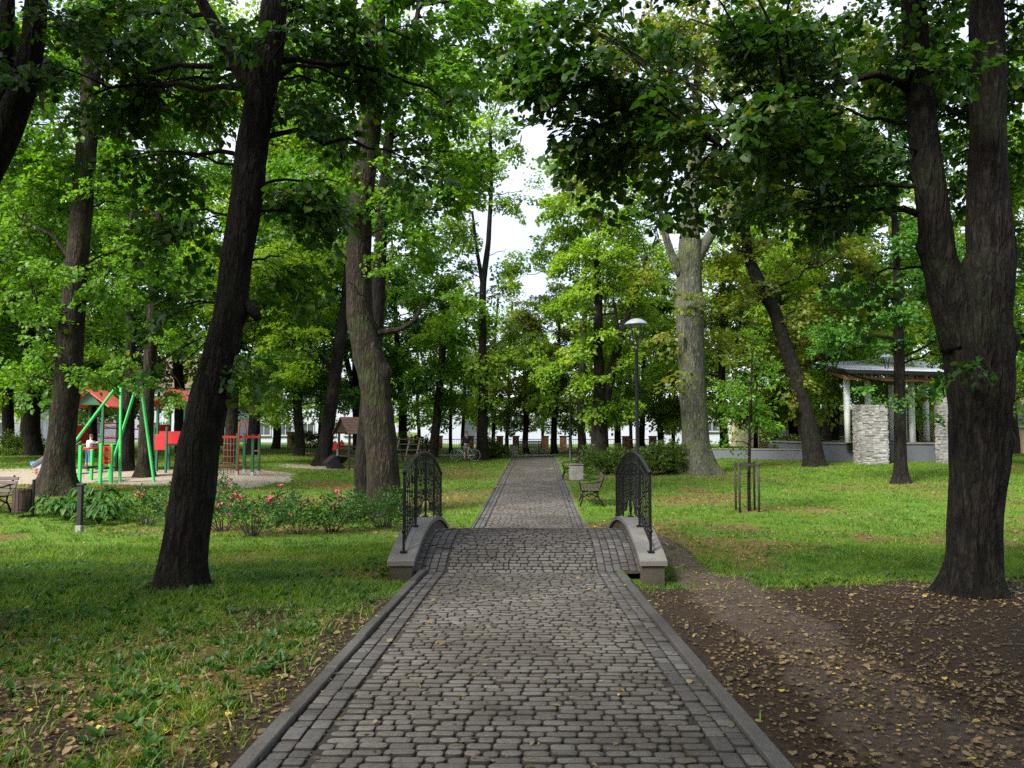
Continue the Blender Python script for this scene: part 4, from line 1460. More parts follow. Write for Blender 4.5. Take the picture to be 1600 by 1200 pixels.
# sapling guard
sg = empty('stake_guard', ground(1166, 20.6), 'square guard of dark wooden stakes around the young sapling', 'tree guard')
for (x, y) in ((-.27, -.24), (.23, -.26), (.27, .24), (-.23, .26)):
    m = MB()
    m.tube([(x, y, -.1), (x, y, .7), (x * 1.01, y, 1.3)], .03, 8)
    m.build('stake', M['stake'], sg)
for (a, b_) in (((-.31, -.24), (.27, -.26)), ((.23, -.3), (.27, .28)), ((.31, .24), (-.26, .26)), ((-.27, -.28), (-.23, .3))):
    m = MB()
    m.beam((a[0], a[1], 1.24), (b_[0], b_[1], 1.24), .03, .07, bev=.004)
    m.build('crossbar', M['stake'], sg)
m = MB()
m.tube([(-.26, -.24, 1.0), (.08, -.02, 1.02), (.23, -.26, 1.0)], .008, 5)
m.build('tie', M['black'], sg)

# ================================================================== PLAYGROUND
def at(px, py, d):
    return P(px, py, d)


# swing: two bright green A frames and a top beam, seen nearly end on
sb = ground(190, 27.5)
sw = empty('swing_frame', sb, 'bright green swing frame of splayed poles in the sand', 'swing')


def gpole(top, foot_px, foot_d, nm='leg', w=.085):
    f = ground(foot_px, foot_d)
    f[2] -= .1
    m = MB()
    m.beam(np.array(top) - sb, f - sb, w, w, bev=.015)
    return m.build(nm, M['green'], sw)


A0, A1 = at(189, 606, 26.8), at(221, 607, 27.4)
gpole(A0, 189, 26.4)
gpole(A0 + [-.25, .1, 0], 72, 27.6)
gpole(A1, 243, 27.0)
gpole(A1 + [-.3, .2, 0], 169, 28.4)
m = MB()
m.beam(A0 - sb + [-.1, 0, .04], A1 - sb + [.1, 0, .04], .09, .09, bev=.015)
m.build('top_beam', M['green'], sw)

# low stepping frame: green posts, black steps, red panel with a yellow beetle
s0 = ground(148, 26.6)
cl = empty('stepping_frame', s0, 'low green stepping frame with black steps and a red panel bearing a yellow beetle', 'climbing frame', rz=0)
for (px_, d_, top) in ((126, 25.8, 696), (158, 26.0, 693), (175, 26.4, 694), (144, 27.3, 702), (173, 27.4, 704)):
    f = ground(px_, d_) - s0
    t = at(px_, top, d_) - s0
    m = MB()
    m.box((f[0], f[1], (f[2] - .1 + t[2]) / 2), (.1, .1, t[2] - f[2] + .1), bev=.012)
    m.build('post', M['green'], cl)
for (px_, py_, d_, w_) in ((137, 730, 26.5, .42), (166, 731, 26.8, .34)):
    p = at(px_, py_, d_) - s0
    m = MB()
    m.box(p, (w_, .8, .07), bev=.01)
    m.build('step', M['black'], cl)
for (pa, pb) in (((128, 700, 25.8), (156, 700, 26.0)), ((128, 702, 27.3), (172, 700, 27.4))):
    m = MB()
    m.tube([at(*pa) - s0, at(*pb) - s0], .025, 8)
    m.build('rail', M['red'], cl)
pc = at(167, 711, 26.15) - s0
m = MB()
m.box(pc, (.27, .03, .6), bev=.008)
pn = m.build('red_panel', M['red'], cl)
m = MB()
yf = pc[1] - .022


def disc(cx0, cz0, rx, rz_, n=18):
    m.prism([(pc[0] + cx0 + rx * math.cos(t), yf + .004, pc[2] + cz0 + rz_ * math.sin(t)) for t in np.linspace(0, 2 * np.pi, n, endpoint=False)], (0, -.008, 0))


disc(0, .0, .055, .075)
disc(0, .1, .035, .035)
for s_ in (-1, 1):
    for (z1, z2) in ((.05, .1), (0, .0), (-.05, -.1)):
        m.beam((pc[0] + s_ * .045, yf, pc[2] + z1), (pc[0] + s_ * .1, yf, pc[2] + z2), .008, .014, up=(0, 1, 0))
    m.beam((pc[0] + s_ * .015, yf, pc[2] + .13), (pc[0] + s_ * .06, yf, pc[2] + .2), .008, .014, up=(0, 1, 0))
for k in range(5):
    m.box((pc[0] - .08 + k * .04, yf, pc[2] - .2), (.026, .008, .03))
m.build('beetle_emblem', M['yellow'], pn)
m = MB()
for (dx, dz) in ((-.022, .02), (.022, .02), (-.02, -.03), (.02, -.03)):
    m.prism([(pc[0] + dx + .011 * math.cos(t), yf - .006, pc[2] + dz + .014 * math.sin(t)) for t in np.linspace(0, 2 * np.pi, 10, endpoint=False)], (0, -.006, 0))
m.build('beetle_spot', M['red'], pn)


def tower(name, px, d, w, label, roof_px, seed):
    g0 = ground(px, d)
    t = empty(name, g0, label, 'play tower')
    hw = w / 2
    for (sx, sy) in ((-1, -1), (1, -1), (1, 1), (-1, 1)):
        m = MB()
        m.box((sx * hw, sy * hw, 1.3), (.1, .1, 2.8), bev=.012)
        m.build('post', M['dgreen'], t)
    m = MB()
    m.box((0, 0, 1.05), (w, w, .06), bev=.01)
    m.build('platform', M['black'], t)
    for sx in (-1, 1):
        m = MB()
        a, b_ = (0, 0, 3.25), (sx * (hw + .3), 0, 2.62)
        m.prism([(0, -hw - .22, 3.3), (sx * (hw + .32), -hw - .22, 2.62), (sx * (hw + .32), -hw - .22, 2.57), (0, -hw - .22, 3.25)], (0, w + .44, 0))
        m.build('roof_panel', M['redroof'] if sx > 0 else M['red'], t)
    for sy in (-1, 1):
        m = MB()
        m.prism([(-hw * .85, sy * hw - .02, 2.68), (hw * .85, sy * hw - .02, 2.68), (0, sy * hw - .02, 3.2)], (0, .04, 0))
        m.build('gable', M['dgreen'] if sy < 0 else M['red'], t)
    for (c_, s_) in (((0, -hw, 1.35), (w - .1, .03, .5)), ((-hw, 0, 1.5), (.03, w - .1, .75)))[2 - seed:]:
        m = MB()
        m.box(c_, s_, bev=.008)
        m.build('side_panel', M['red'], t)
    for z in (1.35, 1.75, 1.95):
        m = MB()
        m.tube([(hw, -hw, z), (hw, hw, z)], .022, 8)
        m.build('rail', M['red'], t)
    return t, g0


tw1, g1 = tower('play_tower', 149, 31.0, 1.15, 'red-roofed play tower half hidden by the straight old tree', 0, 1)
m = MB()
a, b_ = np.array([-.62, -.4, 1.08]), np.array([-.75, -2.4, .25])
for s_ in (-.28, .28):
    m.beam(a + [s_, 0, .08], b_ + [s_, 0, .08], .03, .2, bev=.008)
m.beam(a, b_, .54, .03)
m.build('slide', M['steel'], tw1)
tw2, g2 = tower('play_tower', 276, 31.5, 1.1, 'red-roofed play tower partly behind the leaning dark trunk', 0, 2)
# bridge walk between the towers
wk = ground(212, 32.0)
wb = empty('rope_walkway', wk, 'red-railed suspended walkway joining the two play towers', 'walkway')
for k in range(9):
    x = -1.1 + k * .275
    m = MB()
    m.box((x, 0, .95 - .18 * (1 - (x / 1.2) ** 2)), (.2, .8, .04), bev=.006)
    m.build('plank', M['brownwood'], wb)
for s_ in (-.42, .42):
    for dz in (.45, .85):
        m = MB()
        m.tube([(x, s_, .97 + dz - .14 * (1 - (x / 1.25) ** 2)) for x in np.linspace(-1.25, 1.25, 11)], .025, 8)
        m.build('handrail', M['red'], wb)
for x in (-.42, .42):
    m = MB()
    m.box((x, -.45, .8), (.09, .09, 1.8), bev=.01)
    m.build('post', M['dgreen'], wb)
# red panel on its own posts, by the second tower
pw = ground(250, 30.2)
pp = empty('activity_board', pw, 'red rectangular play panel on two dark posts beside the second tower', 'play panel')
m = MB()
m.box((0, 0, 1.2), (.42, .03, .6), bev=.01)
m.build('panel', M['red'], pp)
for s_ in (-.24, .24):
    m = MB()
    m.box((s_, .02, .85), (.08, .08, 1.9), bev=.01)
    m.build('post', M['dgreen'], pp)

# climbing frame with the red arch
cf = ground(386, 30.8)
cm = empty('rope_climber', cf, 'dark green climbing frame with red bars, a rope net and a red arched pole', 'climbing frame')
for (px_, d_) in ((371, 30.4), (382, 31.6), (395, 30.6), (405, 31.4)):
    f = ground(px_, d_) - cf
    m = MB()
    m.box((f[0], f[1], f[2] + .75), (.1, .1, 1.75), bev=.012)
    ps = m.build('post', M['dgreen'], cm)
    m = MB()
    m.box((f[0], f[1], f[2] + .06), (.11, .11, .16), bev=.01)
    m.build('shoe', M['steel'], ps)
x0, x1 = ground(346, 30.4)[0] - cf[0], ground(404, 30.4)[0] - cf[0]
for z in (1.5,):
    m = MB()
    m.beam((x0, -.4, z), (x1, -.2, z), .05, .09, bev=.008)
    m.build('top_bar', M['red'], cm)
m = MB()
m.tube([(x1, -.2, .95), (ground(395, 30.6)[0] - cf[0], -.2, .95)], .025, 8)
m.build('rung', M['red'], cm)
xa = ground(376, 30.5)[0] - cf[0]
m = MB()
m.tube([(xa, -.5, 0), (xa, -.5, 1.9), (xa + .05, -.5, 2.08), (xa + .14, -.5, 2.14), (xa + .22, -.48, 2.06), (xa + .25, -.45, 1.8), (xa + .25, -.4, 1.5)], .025, 8)
m.build('arched_pole', M['red'], cm)
m = MB()
for k in range(5):
    x = x0 + .1 + k * .13
    m.tube([(x, -.4, 1.5), (x + .03 * math.sin(k), -.4, .1)], .012, 5)
for k in range(5):
    m.tube([(x0 + .05, -.4, .25 + .25 * k), (x0 + .4, -.4, .22 + .25 * k), (x0 + .7, -.4, .27 + .25 * k)], .012, 5)
m.build('rope_net', M['rope'], cm)

# seesaw / spring seat and red riders
bs = empty('spring_rocker', ground(58, 30), 'small blue spring seat on a red stem left of the old tree', 'spring seat')
m = MB()
m.box((0, 0, .42), (.36, .3, .16), bev=.03)
m.build('seat', M['blue'], bs)
m = MB()
m.tube([(.05 * math.cos(t * 6), .05 * math.sin(t * 6), t * .055) for t in np.linspace(0, 6.3, 50)], .012, 5)
m.build('spring', M['red'], bs)
for (px_, d_, lb_) in ((517, 43, 'red spring rider before the white building, left of the playhouse'), (528, 44, 'red spring rider close to the playhouse posts')):
    o = empty('spring_rider', ground(px_, d_), lb_, 'spring rider', 'red spring riders')
    m = MB()
    m.prism([(-.28, -.04, .45), (.3, -.04, .42), (.36, -.04, .75), (.2, -.04, .95), (.08, -.04, .7), (-.2, -.04, .68), (-.34, -.04, .9), (-.36, -.04, .6)], (0, .08, 0))
    m.build('body', M['red'], o)
    m = MB()
    m.lathe([(.09, 0), (.09, .1), (.06, .12), (.09, .2), (.06, .26), (.09, .34), (.08, .43)], 10)
    m.build('spring', M['steel'], o)

# wooden playhouse
hp = ground(554, 35.8)
ph = empty('playhouse', hp, 'brown wooden playhouse on posts with a shingled gable roof and ramp, beside the bent tree', 'playhouse', rz=R(-52), s=.88)
for (x, y) in ((-.62, -.6), (.62, -.6), (.62, .6), (-.62, .6)):
    m = MB()
    m.box((x, y, .95), (.1, .1, 2.1), bev=.01)
    m.build('post', M['darkwood'], ph)
m = MB()
m.box((0, 0, .72), (1.3, 1.3, .08), bev=.01)
m.build('floor_deck', M['darkwood'], ph)
for s_ in (-1, 1):
    m = MB()
    for k in range(6):
        u0, u1 = k / 6, (k + 1) / 6 + .03
        f = lambda u: (s_ * .9 * u, 2.75 - .85 * u)
        a, b_ = f(u0), f(u1)
        m.prism([(a[0], -.85, a[1] + .012), (b_[0], -.85, b_[1] + .03), (b_[0], -.85, b_[1]), (a[0], -.85, a[1] - .02)], (0, 1.7, 0))
    m.build('roof', M['tile'], ph)
m = MB()
m.prism([(-.75, -.7, 1.95), (.75, -.7, 1.95), (0, -.7, 2.66)], (0, .05, 0))
m.build('gable', M['darkwood'], ph)
for x in (-.62, .62):
    for z in (.98, 1.2):
        m = MB()
        m.beam((x, -.6, z), (x, .6, z), .04, .09, bev=.006)
        m.build('side_rail', M['darkwood'], ph)
m = MB()
m.beam((-.62, -.3, .72), (-1.6, -.6, .02), 1.0, .05, bev=.006)
for k in range(5):
    t = .15 + k * .18
    m.beam((-.62 - .98 * t, -.75, .78 - .7 * t), (-.62 - .98 * t, .1, .78 - .7 * t), .04, .04)
m.build('ramp', M['darkwood'], ph)
m = MB()
m.box((-.28, -1.0, .2), (.5, .6, 1.0), M=Matrix.Rotation(R(40), 3, 'X'), bev=.01)
m.build('ramp_board', M['black'], ph)

# climbing ladder, wooden A frame
la = empty('climbing_ladder', ground(640, 38), 'dark wooden A-frame climbing ladder between the bent tree and the grey tree', 'climbing ladder', rz=R(74))
for y in (-.55, .0, .55):
    m = MB()
    m.beam((-.75, y, -.05), (.06, y, 1.45), .08, .08, bev=.01)
    m.beam((.75, y, -.05), (-.06, y + .09, 1.45), .08, .08, bev=.01)
    m.build('post', M['darkwood'], la)
for z in (.3, .58, .86, 1.14, 1.38):
    for s_ in (-1, 1):
        x = s_ * (.75 - .81 * (z + .05) / 1.5 + .0)
        m = MB()
        m.beam((x - s_ * -.05, -.75, z), (x - s_ * -.05, .75, z), .05, .05, bev=.006)
        m.build('rung', M['darkwood'], la)
for y in (-.7, .7):
    m = MB()
    m.beam((-.1, y, .2), (-.9 * (1 if y > 0 else -1), y, .86), .05, .07, bev=.006)
    m.build('brace', M['darkwood'], la)

# ================================================================== PEOPLE AND BICYCLE
def skin_obj(name, chains, mat, parent, sub=2):
    """chains: lists of (point, radius); the first point of a later chain may be an earlier point"""
    vs, rs, es, idx = [], [], [], {}

    def vid(p, r_):
        k = tuple(round(c, 4) for c in p)
        if k not in idx:
            idx[k] = len(vs)
            vs.append(p)
            rs.append(r_)
        return idx[k]
    for ch in chains:
        pr = None
        for (p, r_) in ch:
            v = vid(p, r_)
            if pr is not None and pr != v:
                es.append((pr, v))
            pr = v
    me = bpy.data.meshes.new(name)
    me.from_pydata(vs, es, [])
    me.materials.append(mat)
    o = link(bpy.data.objects.new(name, me), parent)
    sk = o.modifiers.new('skin', 'SKIN')
    sk.use_smooth_shade = True
    for v, r_ in zip(me.skin_vertices[0].data, rs):
        rr = r_ if isinstance(r_, tuple) else (r_, r_)
        v.radius = rr
    me.skin_vertices[0].data[0].use_root = True
    ss = o.modifiers.new('sub', 'SUBSURF')
    ss.levels = ss.render_levels = sub
    return o


def person(loc, rz, label, s, shirt, trousers, cap, short=True, bare=False, arms=None, legs=None, lean=0.0):
    root = empty('person', loc, label, 'person', rz=rz, s=s)
    arms = arms or {1: [(.26, -.03, 1.2), (.27, -.22, 1.02), (.2, -.36, .96)], -1: [(-.26, -.03, 1.2), (-.27, -.22, 1.02), (-.2, -.36, .96)]}
    legs = legs or {1: [(.1, 0, .92), (.12, -.02, .5), (.13, .03, .08)], -1: [(-.1, 0, .92), (-.11, -.03, .5), (-.13, .0, .08)]}
    P0, Wst, Ch, Nk, Hd = (0, 0, .95), (0, -.01 + lean * .3, 1.12), (0, -.01 + lean * .6, 1.32), (0, -.02 + lean, 1.5), (0, -.03 + lean, 1.6)
    ch = [[(P0, (.15, .11)), (Wst, (.145, .1)), (Ch, (.17, .11)), ((0, -.015 + lean * .8, 1.44), (.09, .08)), (Nk, .055), (Hd, (.07, .085)), ((0, -.035 + lean, 1.69), (.08, .095)), ((0, -.02 + lean, 1.76), (.06, .07))]]
    for sg in (1, -1):
        a = arms[sg]
        ch.append([(Ch, (.17, .11)), ((sg * .2, -.01 + lean * .6, 1.4), .06), (a[0], .047), (a[1], .04), (a[2], .032)])
        hx, hy, hz_ = a[2]
        for k in range(4):
            fx = hx + sg * (.03 - .02 * k)
            ch.append([(a[2], .032), ((fx, hy - .05, hz_ - .01), .011), ((fx, hy - .085, hz_ - .03), .009), ((fx, hy - .09, hz_ - .055), .007)])
        ch.append([(a[2], .032), ((hx - sg * .045, hy - .02, hz_), .012), ((hx - sg * .055, hy - .06, hz_ - .01), .009)])
        l = legs[sg]
        ch.append([(P0, (.15, .11)), (l[0], .095), (l[1], .06), (l[2], .042), ((l[2][0], l[2][1] - .08, .04), .04), ((l[2][0], l[2][1] - .16, .03), .03)])
    skin_obj('body', ch, M['skin'], root)
    e = .018
    sh = [[((0, 0, .93), (.165, .125)), (Wst, (.16, .118)), (Ch, (.185, .125)), ((0, -.015 + lean * .8, 1.45), (.1, .09))]]
    for sg in (1, -1):
        a = arms[sg]
        t = [(Ch, (.185, .125)), ((sg * .2, -.01 + lean * .6, 1.4), .075), (tuple(np.array(a[0]) * .999), .064)]
        if not short:
            t += [(tuple(np.array(a[1]) * .999), .052), (tuple(np.array(a[1]) * .3 + np.array(a[2]) * .7), .044)]
        sh.append(t)
    skin_obj('shirt', sh, shirt, root)
    tr = [[((0, 0, 1.0), (.16, .12)), ((0, 0, .92), (.165, .125))]]
    for sg in (1, -1):
        l = legs[sg]
        kn = np.array(l[1])
        t = [((0, 0, .92), (.165, .125)), (l[0], .11), (tuple(kn), .08)]
        if not bare:
            t += [(tuple(kn * .2 + np.array(l[2]) * .8 + [0, 0, .04]), .062)]
        tr.append(t)
    skin_obj('trousers', tr, trousers, root)
    m = MB()
    n, hh = 14, np.array([0, -.03 + lean, 1.7])
    m.lathe([(.1, -.01), (.104, .02), (.094, .06), (.06, .095), (.01, .105)], n, hh)
    m.build('hair' if cap is M['hair'] else 'cap', cap, root)
    m = MB()
    f = hh + [0, -.1, 0]
    m.lathe([(.004, -.05), (.014, -.055), (.016, -.045), (.006, -.01)], 6, f)
    m.build('nose', M['skin'], root)
    m = MB()
    for sg in (-1, 1):
        m.lathe([(.004, -.012), (.012, -.006), (.012, .004), (.004, .01)], 8, f + [sg * .035, .006, -.015])
    m.box(f + [0, .004, -.09], (.045, .012, .008))
    m.build('face', M['blackcloth'], root)
    for sg in (-1, 1):
        l = legs[sg]
        m = MB()
        m.box((l[2][0], l[2][1] - .07, .035), (.1, .27, .075), bev=.025)
        m.build('shoe', M['capred'] if cap is M['hair'] else M['blackcloth'], root)
    return root


mp = ground(729, 44.2)
person(mp, R(200), 'man in a black t-shirt and reddish cap standing beside the parked bicycle', .93, M['blackcloth'], M['khaki'], M['capred'], True, True, lean=-.04)
kidp = ground(138, 27.6)
kidp[2] = at(138, 729, 27.6)[2]
person(kidp, R(150), 'child in blue jeans and a pale top climbing on the stepping frame', .64, M['whitecloth'], M['denim'], M['hair'], False, False,
       arms={1: [(.26, -.1, 1.3), (.25, -.3, 1.3), (.2, -.45, 1.4)], -1: [(-.26, -.1, 1.3), (-.25, -.3, 1.3), (-.2, -.45, 1.4)]}, lean=-.12)

# bicycle
bp = ground(727, 42.6)
bk = empty('bicycle', bp, 'parked bicycle with a pale frame leaning by the slender tree', 'bicycle', rz=R(176))


def wheel(x):
    m = MB()
    t = np.linspace(0, 2 * np.pi, 33)
    m.tube([(x + .33 * math.cos(a), 0, .345 + .33 * math.sin(a)) for a in t], .019, 6, False)
    w_ = m.build('wheel', M['black'], bk)
    m = MB()
    m.tube([(x + .305 * math.cos(a), 0, .345 + .305 * math.sin(a)) for a in t], .01, 6, False)
    m.build('rim', M['steel'], w_)
    m = MB()
    for k in range(16):
        a = k * math.pi / 8
        m.tube([(x, .02 * (-1) ** k, .345), (x + .3 * math.cos(a), 0, .345 + .3 * math.sin(a))], .002, 3)
    m.tube([(x, -.04, .345), (x, .04, .345)], .025, 8)
    m.build('spoke', M['steel'], w_)


wheel(-.52)
wheel(.52)
m = MB()
BBk, ST, HT, HB, RA, FA = (-.08, 0, .3), (-.2, 0, .78), (.33, 0, .85), (.37, 0, .68), (-.52, 0, .345), (.52, 0, .345)
for a, b_, r_ in ((BBk, ST, .016), (ST, (.33, 0, .8), .016), (BBk, HB, .019), (HT, HB, .02), (BBk, RA, .011), (ST, RA, .01)):
    m.tube([a, b_], r_, 8)
m.build('frame', M['steel'], bk)
m = MB()
m.tube([HB, (.41, 0, .56), FA], .014, 8)
m.build('fork', M['steel'], bk)
m = MB()
m.tube([HT, (.3, 0, .98)], .012, 8)
m.tube([(.14, -.28, 1.0), (.26, -.2, 1.01), (.32, 0, 1.0), (.26, .2, 1.01), (.14, .28, 1.0)], .012, 8)
m.build('handlebar', M['black'], bk)
m = MB()
m.tube([ST, (-.24, 0, .9)], .012, 8)
m.prism([(-.38, -.07, .9), (-.1, -.02, .92), (-.1, .02, .92), (-.38, .07, .9)], (0, 0, .05))
m.build('saddle', M['black'], bk)
m = MB()
m.tube([(-.08, -.06, .3), (-.02, -.06, .14)], .01, 6)
m.tube([(-.08, .06, .3), (-.14, .06, .46)], .01, 6)
m.lathe([(.085, -.004), (.09, 0), (.085, .004)], 16, (-.08, 0, .3))
m.build('crank', M['iron'], bk)

# ================================================================== PAVILION
pv = ground(1405, 42)
pav = empty('pavilion', pv, 'open pavilion with white columns, stone-clad pillars and a sloping grey roof on a granite plinth', 'pavilion')
PB = lambda px_, py_, d_: P(px_, py_, d_) - pv
zb = PB(1300, 692, 40)[2]
zg = -.4
m = MB()
xl, xr = PB(1284, 700, 40.4)[0], PB(1497, 700, 40.4)[0]
m.box(((xl + xr) / 2, 2.6, (zb + zg) / 2 - .04), (xr - xl, 8.4, zb - zg - .08))
pl = m.build('plinth', M['granite'], pav)
m = MB()
m.box(((xl + xr) / 2, 2.6, zb - .04), (xr - xl + .12, 8.52, .08), bev=.01)
m.build('plinth_slab', M['coping'], pl)
for (px_, d_) in ((1325, 40), (1358, 41.5), (1395, 43), (1426, 41), (1448, 43.5), (1472, 44), (1413, 45)):
    c = PB(px_, 690, d_)
    top = PB(px_, 582, d_)[2] + .15
    m = MB()
    m.lathe([(.16, zb), (.16, top)], 20, (c[0], c[1], 0))
    cc = m.build('column', M['column'], pav)
    m = MB()
    m.lathe([(.19, zb), (.19, zb + .04), (.165, zb + .06)], 20, (c[0], c[1], 0))
    m.build('base_ring', M['coping'], cc)


def stone_pillar(px0, px1, d, ztop, seed):
    """pillar clad with rough split stone, each stone a small block of the cladding"""
    rr = np.random.default_rng(seed)
    a, b_ = PB(px0, 690, d), PB(px1, 690, d)
    w, dep = b_[0] - a[0], 1.0
    cxx = (a[0] + b_[0]) / 2
    m = MB()
    m.box((cxx, a[1] + dep / 2, (zg + ztop) / 2), (w - .08, dep - .08, ztop - zg))
    for side in range(3):
        z = zg
        while z < ztop:
            h = .055 + .05 * rr.random()
            L = w if side == 0 else dep
            u = 0
            while u < L:
                l = min(.12 + .25 * rr.random(), L - u)
                t = .05 + .05 * rr.random()
                if side == 0:
                    m.box((a[0] + u + l / 2, a[1] + .02 - t / 2 + .03, z + h / 2), (l - .008, t, h - .008))
                else:
                    xx = a[0] if side == 1 else b_[0]
                    m.box((xx + (.02 - t / 2 if side == 1 else -.02 + t / 2), a[1] + u + l / 2, z + h / 2), (t, l - .008, h - .008))
                u += l
            z += h
    return m.build('stone_pillar', M['cladding'], pav)


M['cladding'] = paver_mat('split_stone', [(0, (.17, .165, .155)), (.6, (.27, .265, .25)), (1, (.36, .355, .34))], 12)
stone_pillar(1348, 1387, 38.6, PB(1360, 634, 38.6)[2], 3)
stone_pillar(1480, 1500, 38.8, PB(1478, 592, 38.8)[2], 4)
# roof: two tilted planes meeting over the columns, timber underneath
m, tmb = MB(), MB()
A = PB(1275, 573, 44.5)
Bf = PB(1322, 583, 38.4)
C_ = PB(1500, 588, 38.4)
Dk = PB(1390, 565, 47)
E_ = PB(1500, 575, 47)
A2 = PB(1276, 570, 46)
top = [A, Bf, C_, E_, Dk]
zt = .16


def slab(mb, pts, up_, th):
    p = np.array(pts) + [0, 0, up_]
    mb.prism(p, (0, 0, -th))


slab(m, top, .2, .14)
rf = m.build('roof', M['roofmetal'], pav)
m = MB()
for a, b_ in ((A, Bf), (Bf, C_)):
    m.beam(a + [0, 0, .1], b_ + [0, 0, .1], .05, .2)
m.build('fascia', M['iron'], rf)
for k in range(15):
    t = (k + .5) / 15
    a = Bf + (C_ - Bf) * t
    b_ = A + (E_ - A) * t
    tmb.beam(a + [0, .1, -.06], b_ + [0, 0, -.06], .07, .16)
tmb.beam(A + [.3, -.3, -.2], Bf + [.1, .3, -.2], .12, .16)
tmb.beam(Bf + [.1, .3, -.22], C_ + [0, .3, -.22], .12, .16)
tmb.build('rafter', M['timber'], rf)
# steps
for k in range(4):
    m = MB()
    x = PB(1490, 700, 39)[0]
    m.box((x + .45 + .0 * k, 1.0 - 2.6 - .33 * k - .2, zb - .12 - .15 * k - .08), (1.4, .34, .16), bev=.008)
    m.build('step', M['granite'], pav)

# low grey wall left of the pavilion
lw0 = ground(1158, 43.5)
lw = empty('low_wall', lw0, 'long low grey retaining wall running from the pavilion behind the trees', 'wall')
a, b_ = ground(1000, 47) - lw0, ground(1283, 41.5) - lw0
m = MB()
hgt = .62
m.beam((a[0], a[1], hgt / 2 - .15), (b_[0], b_[1], hgt / 2 - .1), .3, hgt)
ww_ = m.build('wall', M['granite'], lw)
m = MB()
m.beam((a[0], a[1], hgt - .1), (b_[0], b_[1], hgt - .05), .38, .08, bev=.01)
m.build('coping', M['coping'], ww_)


# ================================================================== BUILDINGS
def house(name, label, x0, x1, y, depth, h, mat, wins, roof='flat', cat='building', roofm=None):
    """front face at y; wins: (u, z, w, h) from the left end"""
    z0 = .0
    o = empty(name, ((x0 + x1) / 2, y + depth / 2, z0), label, cat)
    c0 = np.array(o.location)
    m = MB()
    m.box((0, 0, h / 2 - .4), (x1 - x0, depth, h + .8))
    m.build('wall', mat, o)
    for (u, z, w_, h_) in wins:
        c = np.array([x0 + u, y, z]) - c0
        f = MB()
        for (dx, dz, sx, sz) in ((0, h_ / 2, w_ + .1, .1), (0, -h_ / 2, w_ + .1, .1), (-w_ / 2, 0, .09, h_ - .1), (w_ / 2, 0, .09, h_ - .1), (0, 0, .06, h_ - .1)):
            f.box(c + [dx, -.03, dz], (sx, .1, sz))
        wf = f.build('window', M['slate'], o)
        f = MB()
        f.box(c + [0, -.004, 0], (w_ - .05, .02, h_ - .05))
        f.build('pane', M['dark_glass'], wf)
        f = MB()
        f.box(c + [0, -.08, -h_ / 2 - .08], (w_ + .2, .2, .06))
        f.build('sill', M['coping'], wf)
    m = MB()
    if roof == 'flat':
        m.box((0, 0, h + .1), (x1 - x0 + .5, depth + .5, .22))
    else:
        m.prism([(-(x1 - x0) / 2 - .4, -depth / 2 - .5, h), ((-(x1 - x0) / 2 - .4), depth / 2 + .5, h), (-(x1 - x0) / 2 - .4, 0, h + depth * .32)], (x1 - x0 + .8, 0, 0))
    m.build('roof', roofm or M['slate'], o)
    return o


XP = lambda px_, d_: (px_ - 800) / F * d_
house('white_hall', 'blank white gable-fronted building behind the man with the bicycle', XP(655, 82), XP(722, 82), 82, 14, 11, M['white'], [(3.6, 7.5, 1.4, 1.6)], 'flat')
house('white_building', 'long white low building with small windows behind the end of the path', XP(724, 84), XP(1000, 84), 84, 12, 5.2, M['white'],
      [(1.5 + 2.3 * k, 2.9, 1.3, .9) for k in range(8)], 'gable', roofm=M['roofmetal'])
house('white_block', 'white two-storey block with a row of windows behind the climbing frame', XP(395, 78), XP(560, 78), 78, 12, 6.5, M['white'],
      [(1.2 + 2.2 * k, z, 1.3, 1.2) for k in range(5) for z in (1.7, 4.7)], 'flat')
house('pale_house', 'pale house with dark windows at the far left behind the play equipment', XP(-60, 80), XP(330, 80), 80, 12, 6.0, M['white'],
      [(1.5 + 3.1 * k, z, 1.4, 1.3) for k in range(8) for z in (1.8, 4.6)], 'gable', roofm=M['tile'])
house('white_annex', 'white annex with a sloping grey roof behind the massive grey tree', XP(1015, 78), XP(1180, 78), 78, 10, 3.6, M['white'],
      [(1.5 + 2.4 * k, 2.0, 1.2, 1.0) for k in range(4)], 'gable', roofm=M['slate'])
house('beige_building', 'beige building with a dark window at the right edge behind the forked trunk', XP(1500, 50), XP(1760, 50), 50, 9, 4.0, M['beige'],
      [(4.3, 2.6, 1.6, 1.5), (7.5, 2.6, 1.6, 1.5)], 'flat', roofm=M['timber'])
house('beige_wall_house', 'low beige building beyond the wall, behind the staked sapling and crooked tree', XP(1185, 62), XP(1340, 62), 62, 8, 3.0, M['beige'],
      [(2 + 2.5 * k, 1.6, 1.2, 1.0) for k in range(3)], 'flat', roofm=M['tile'])

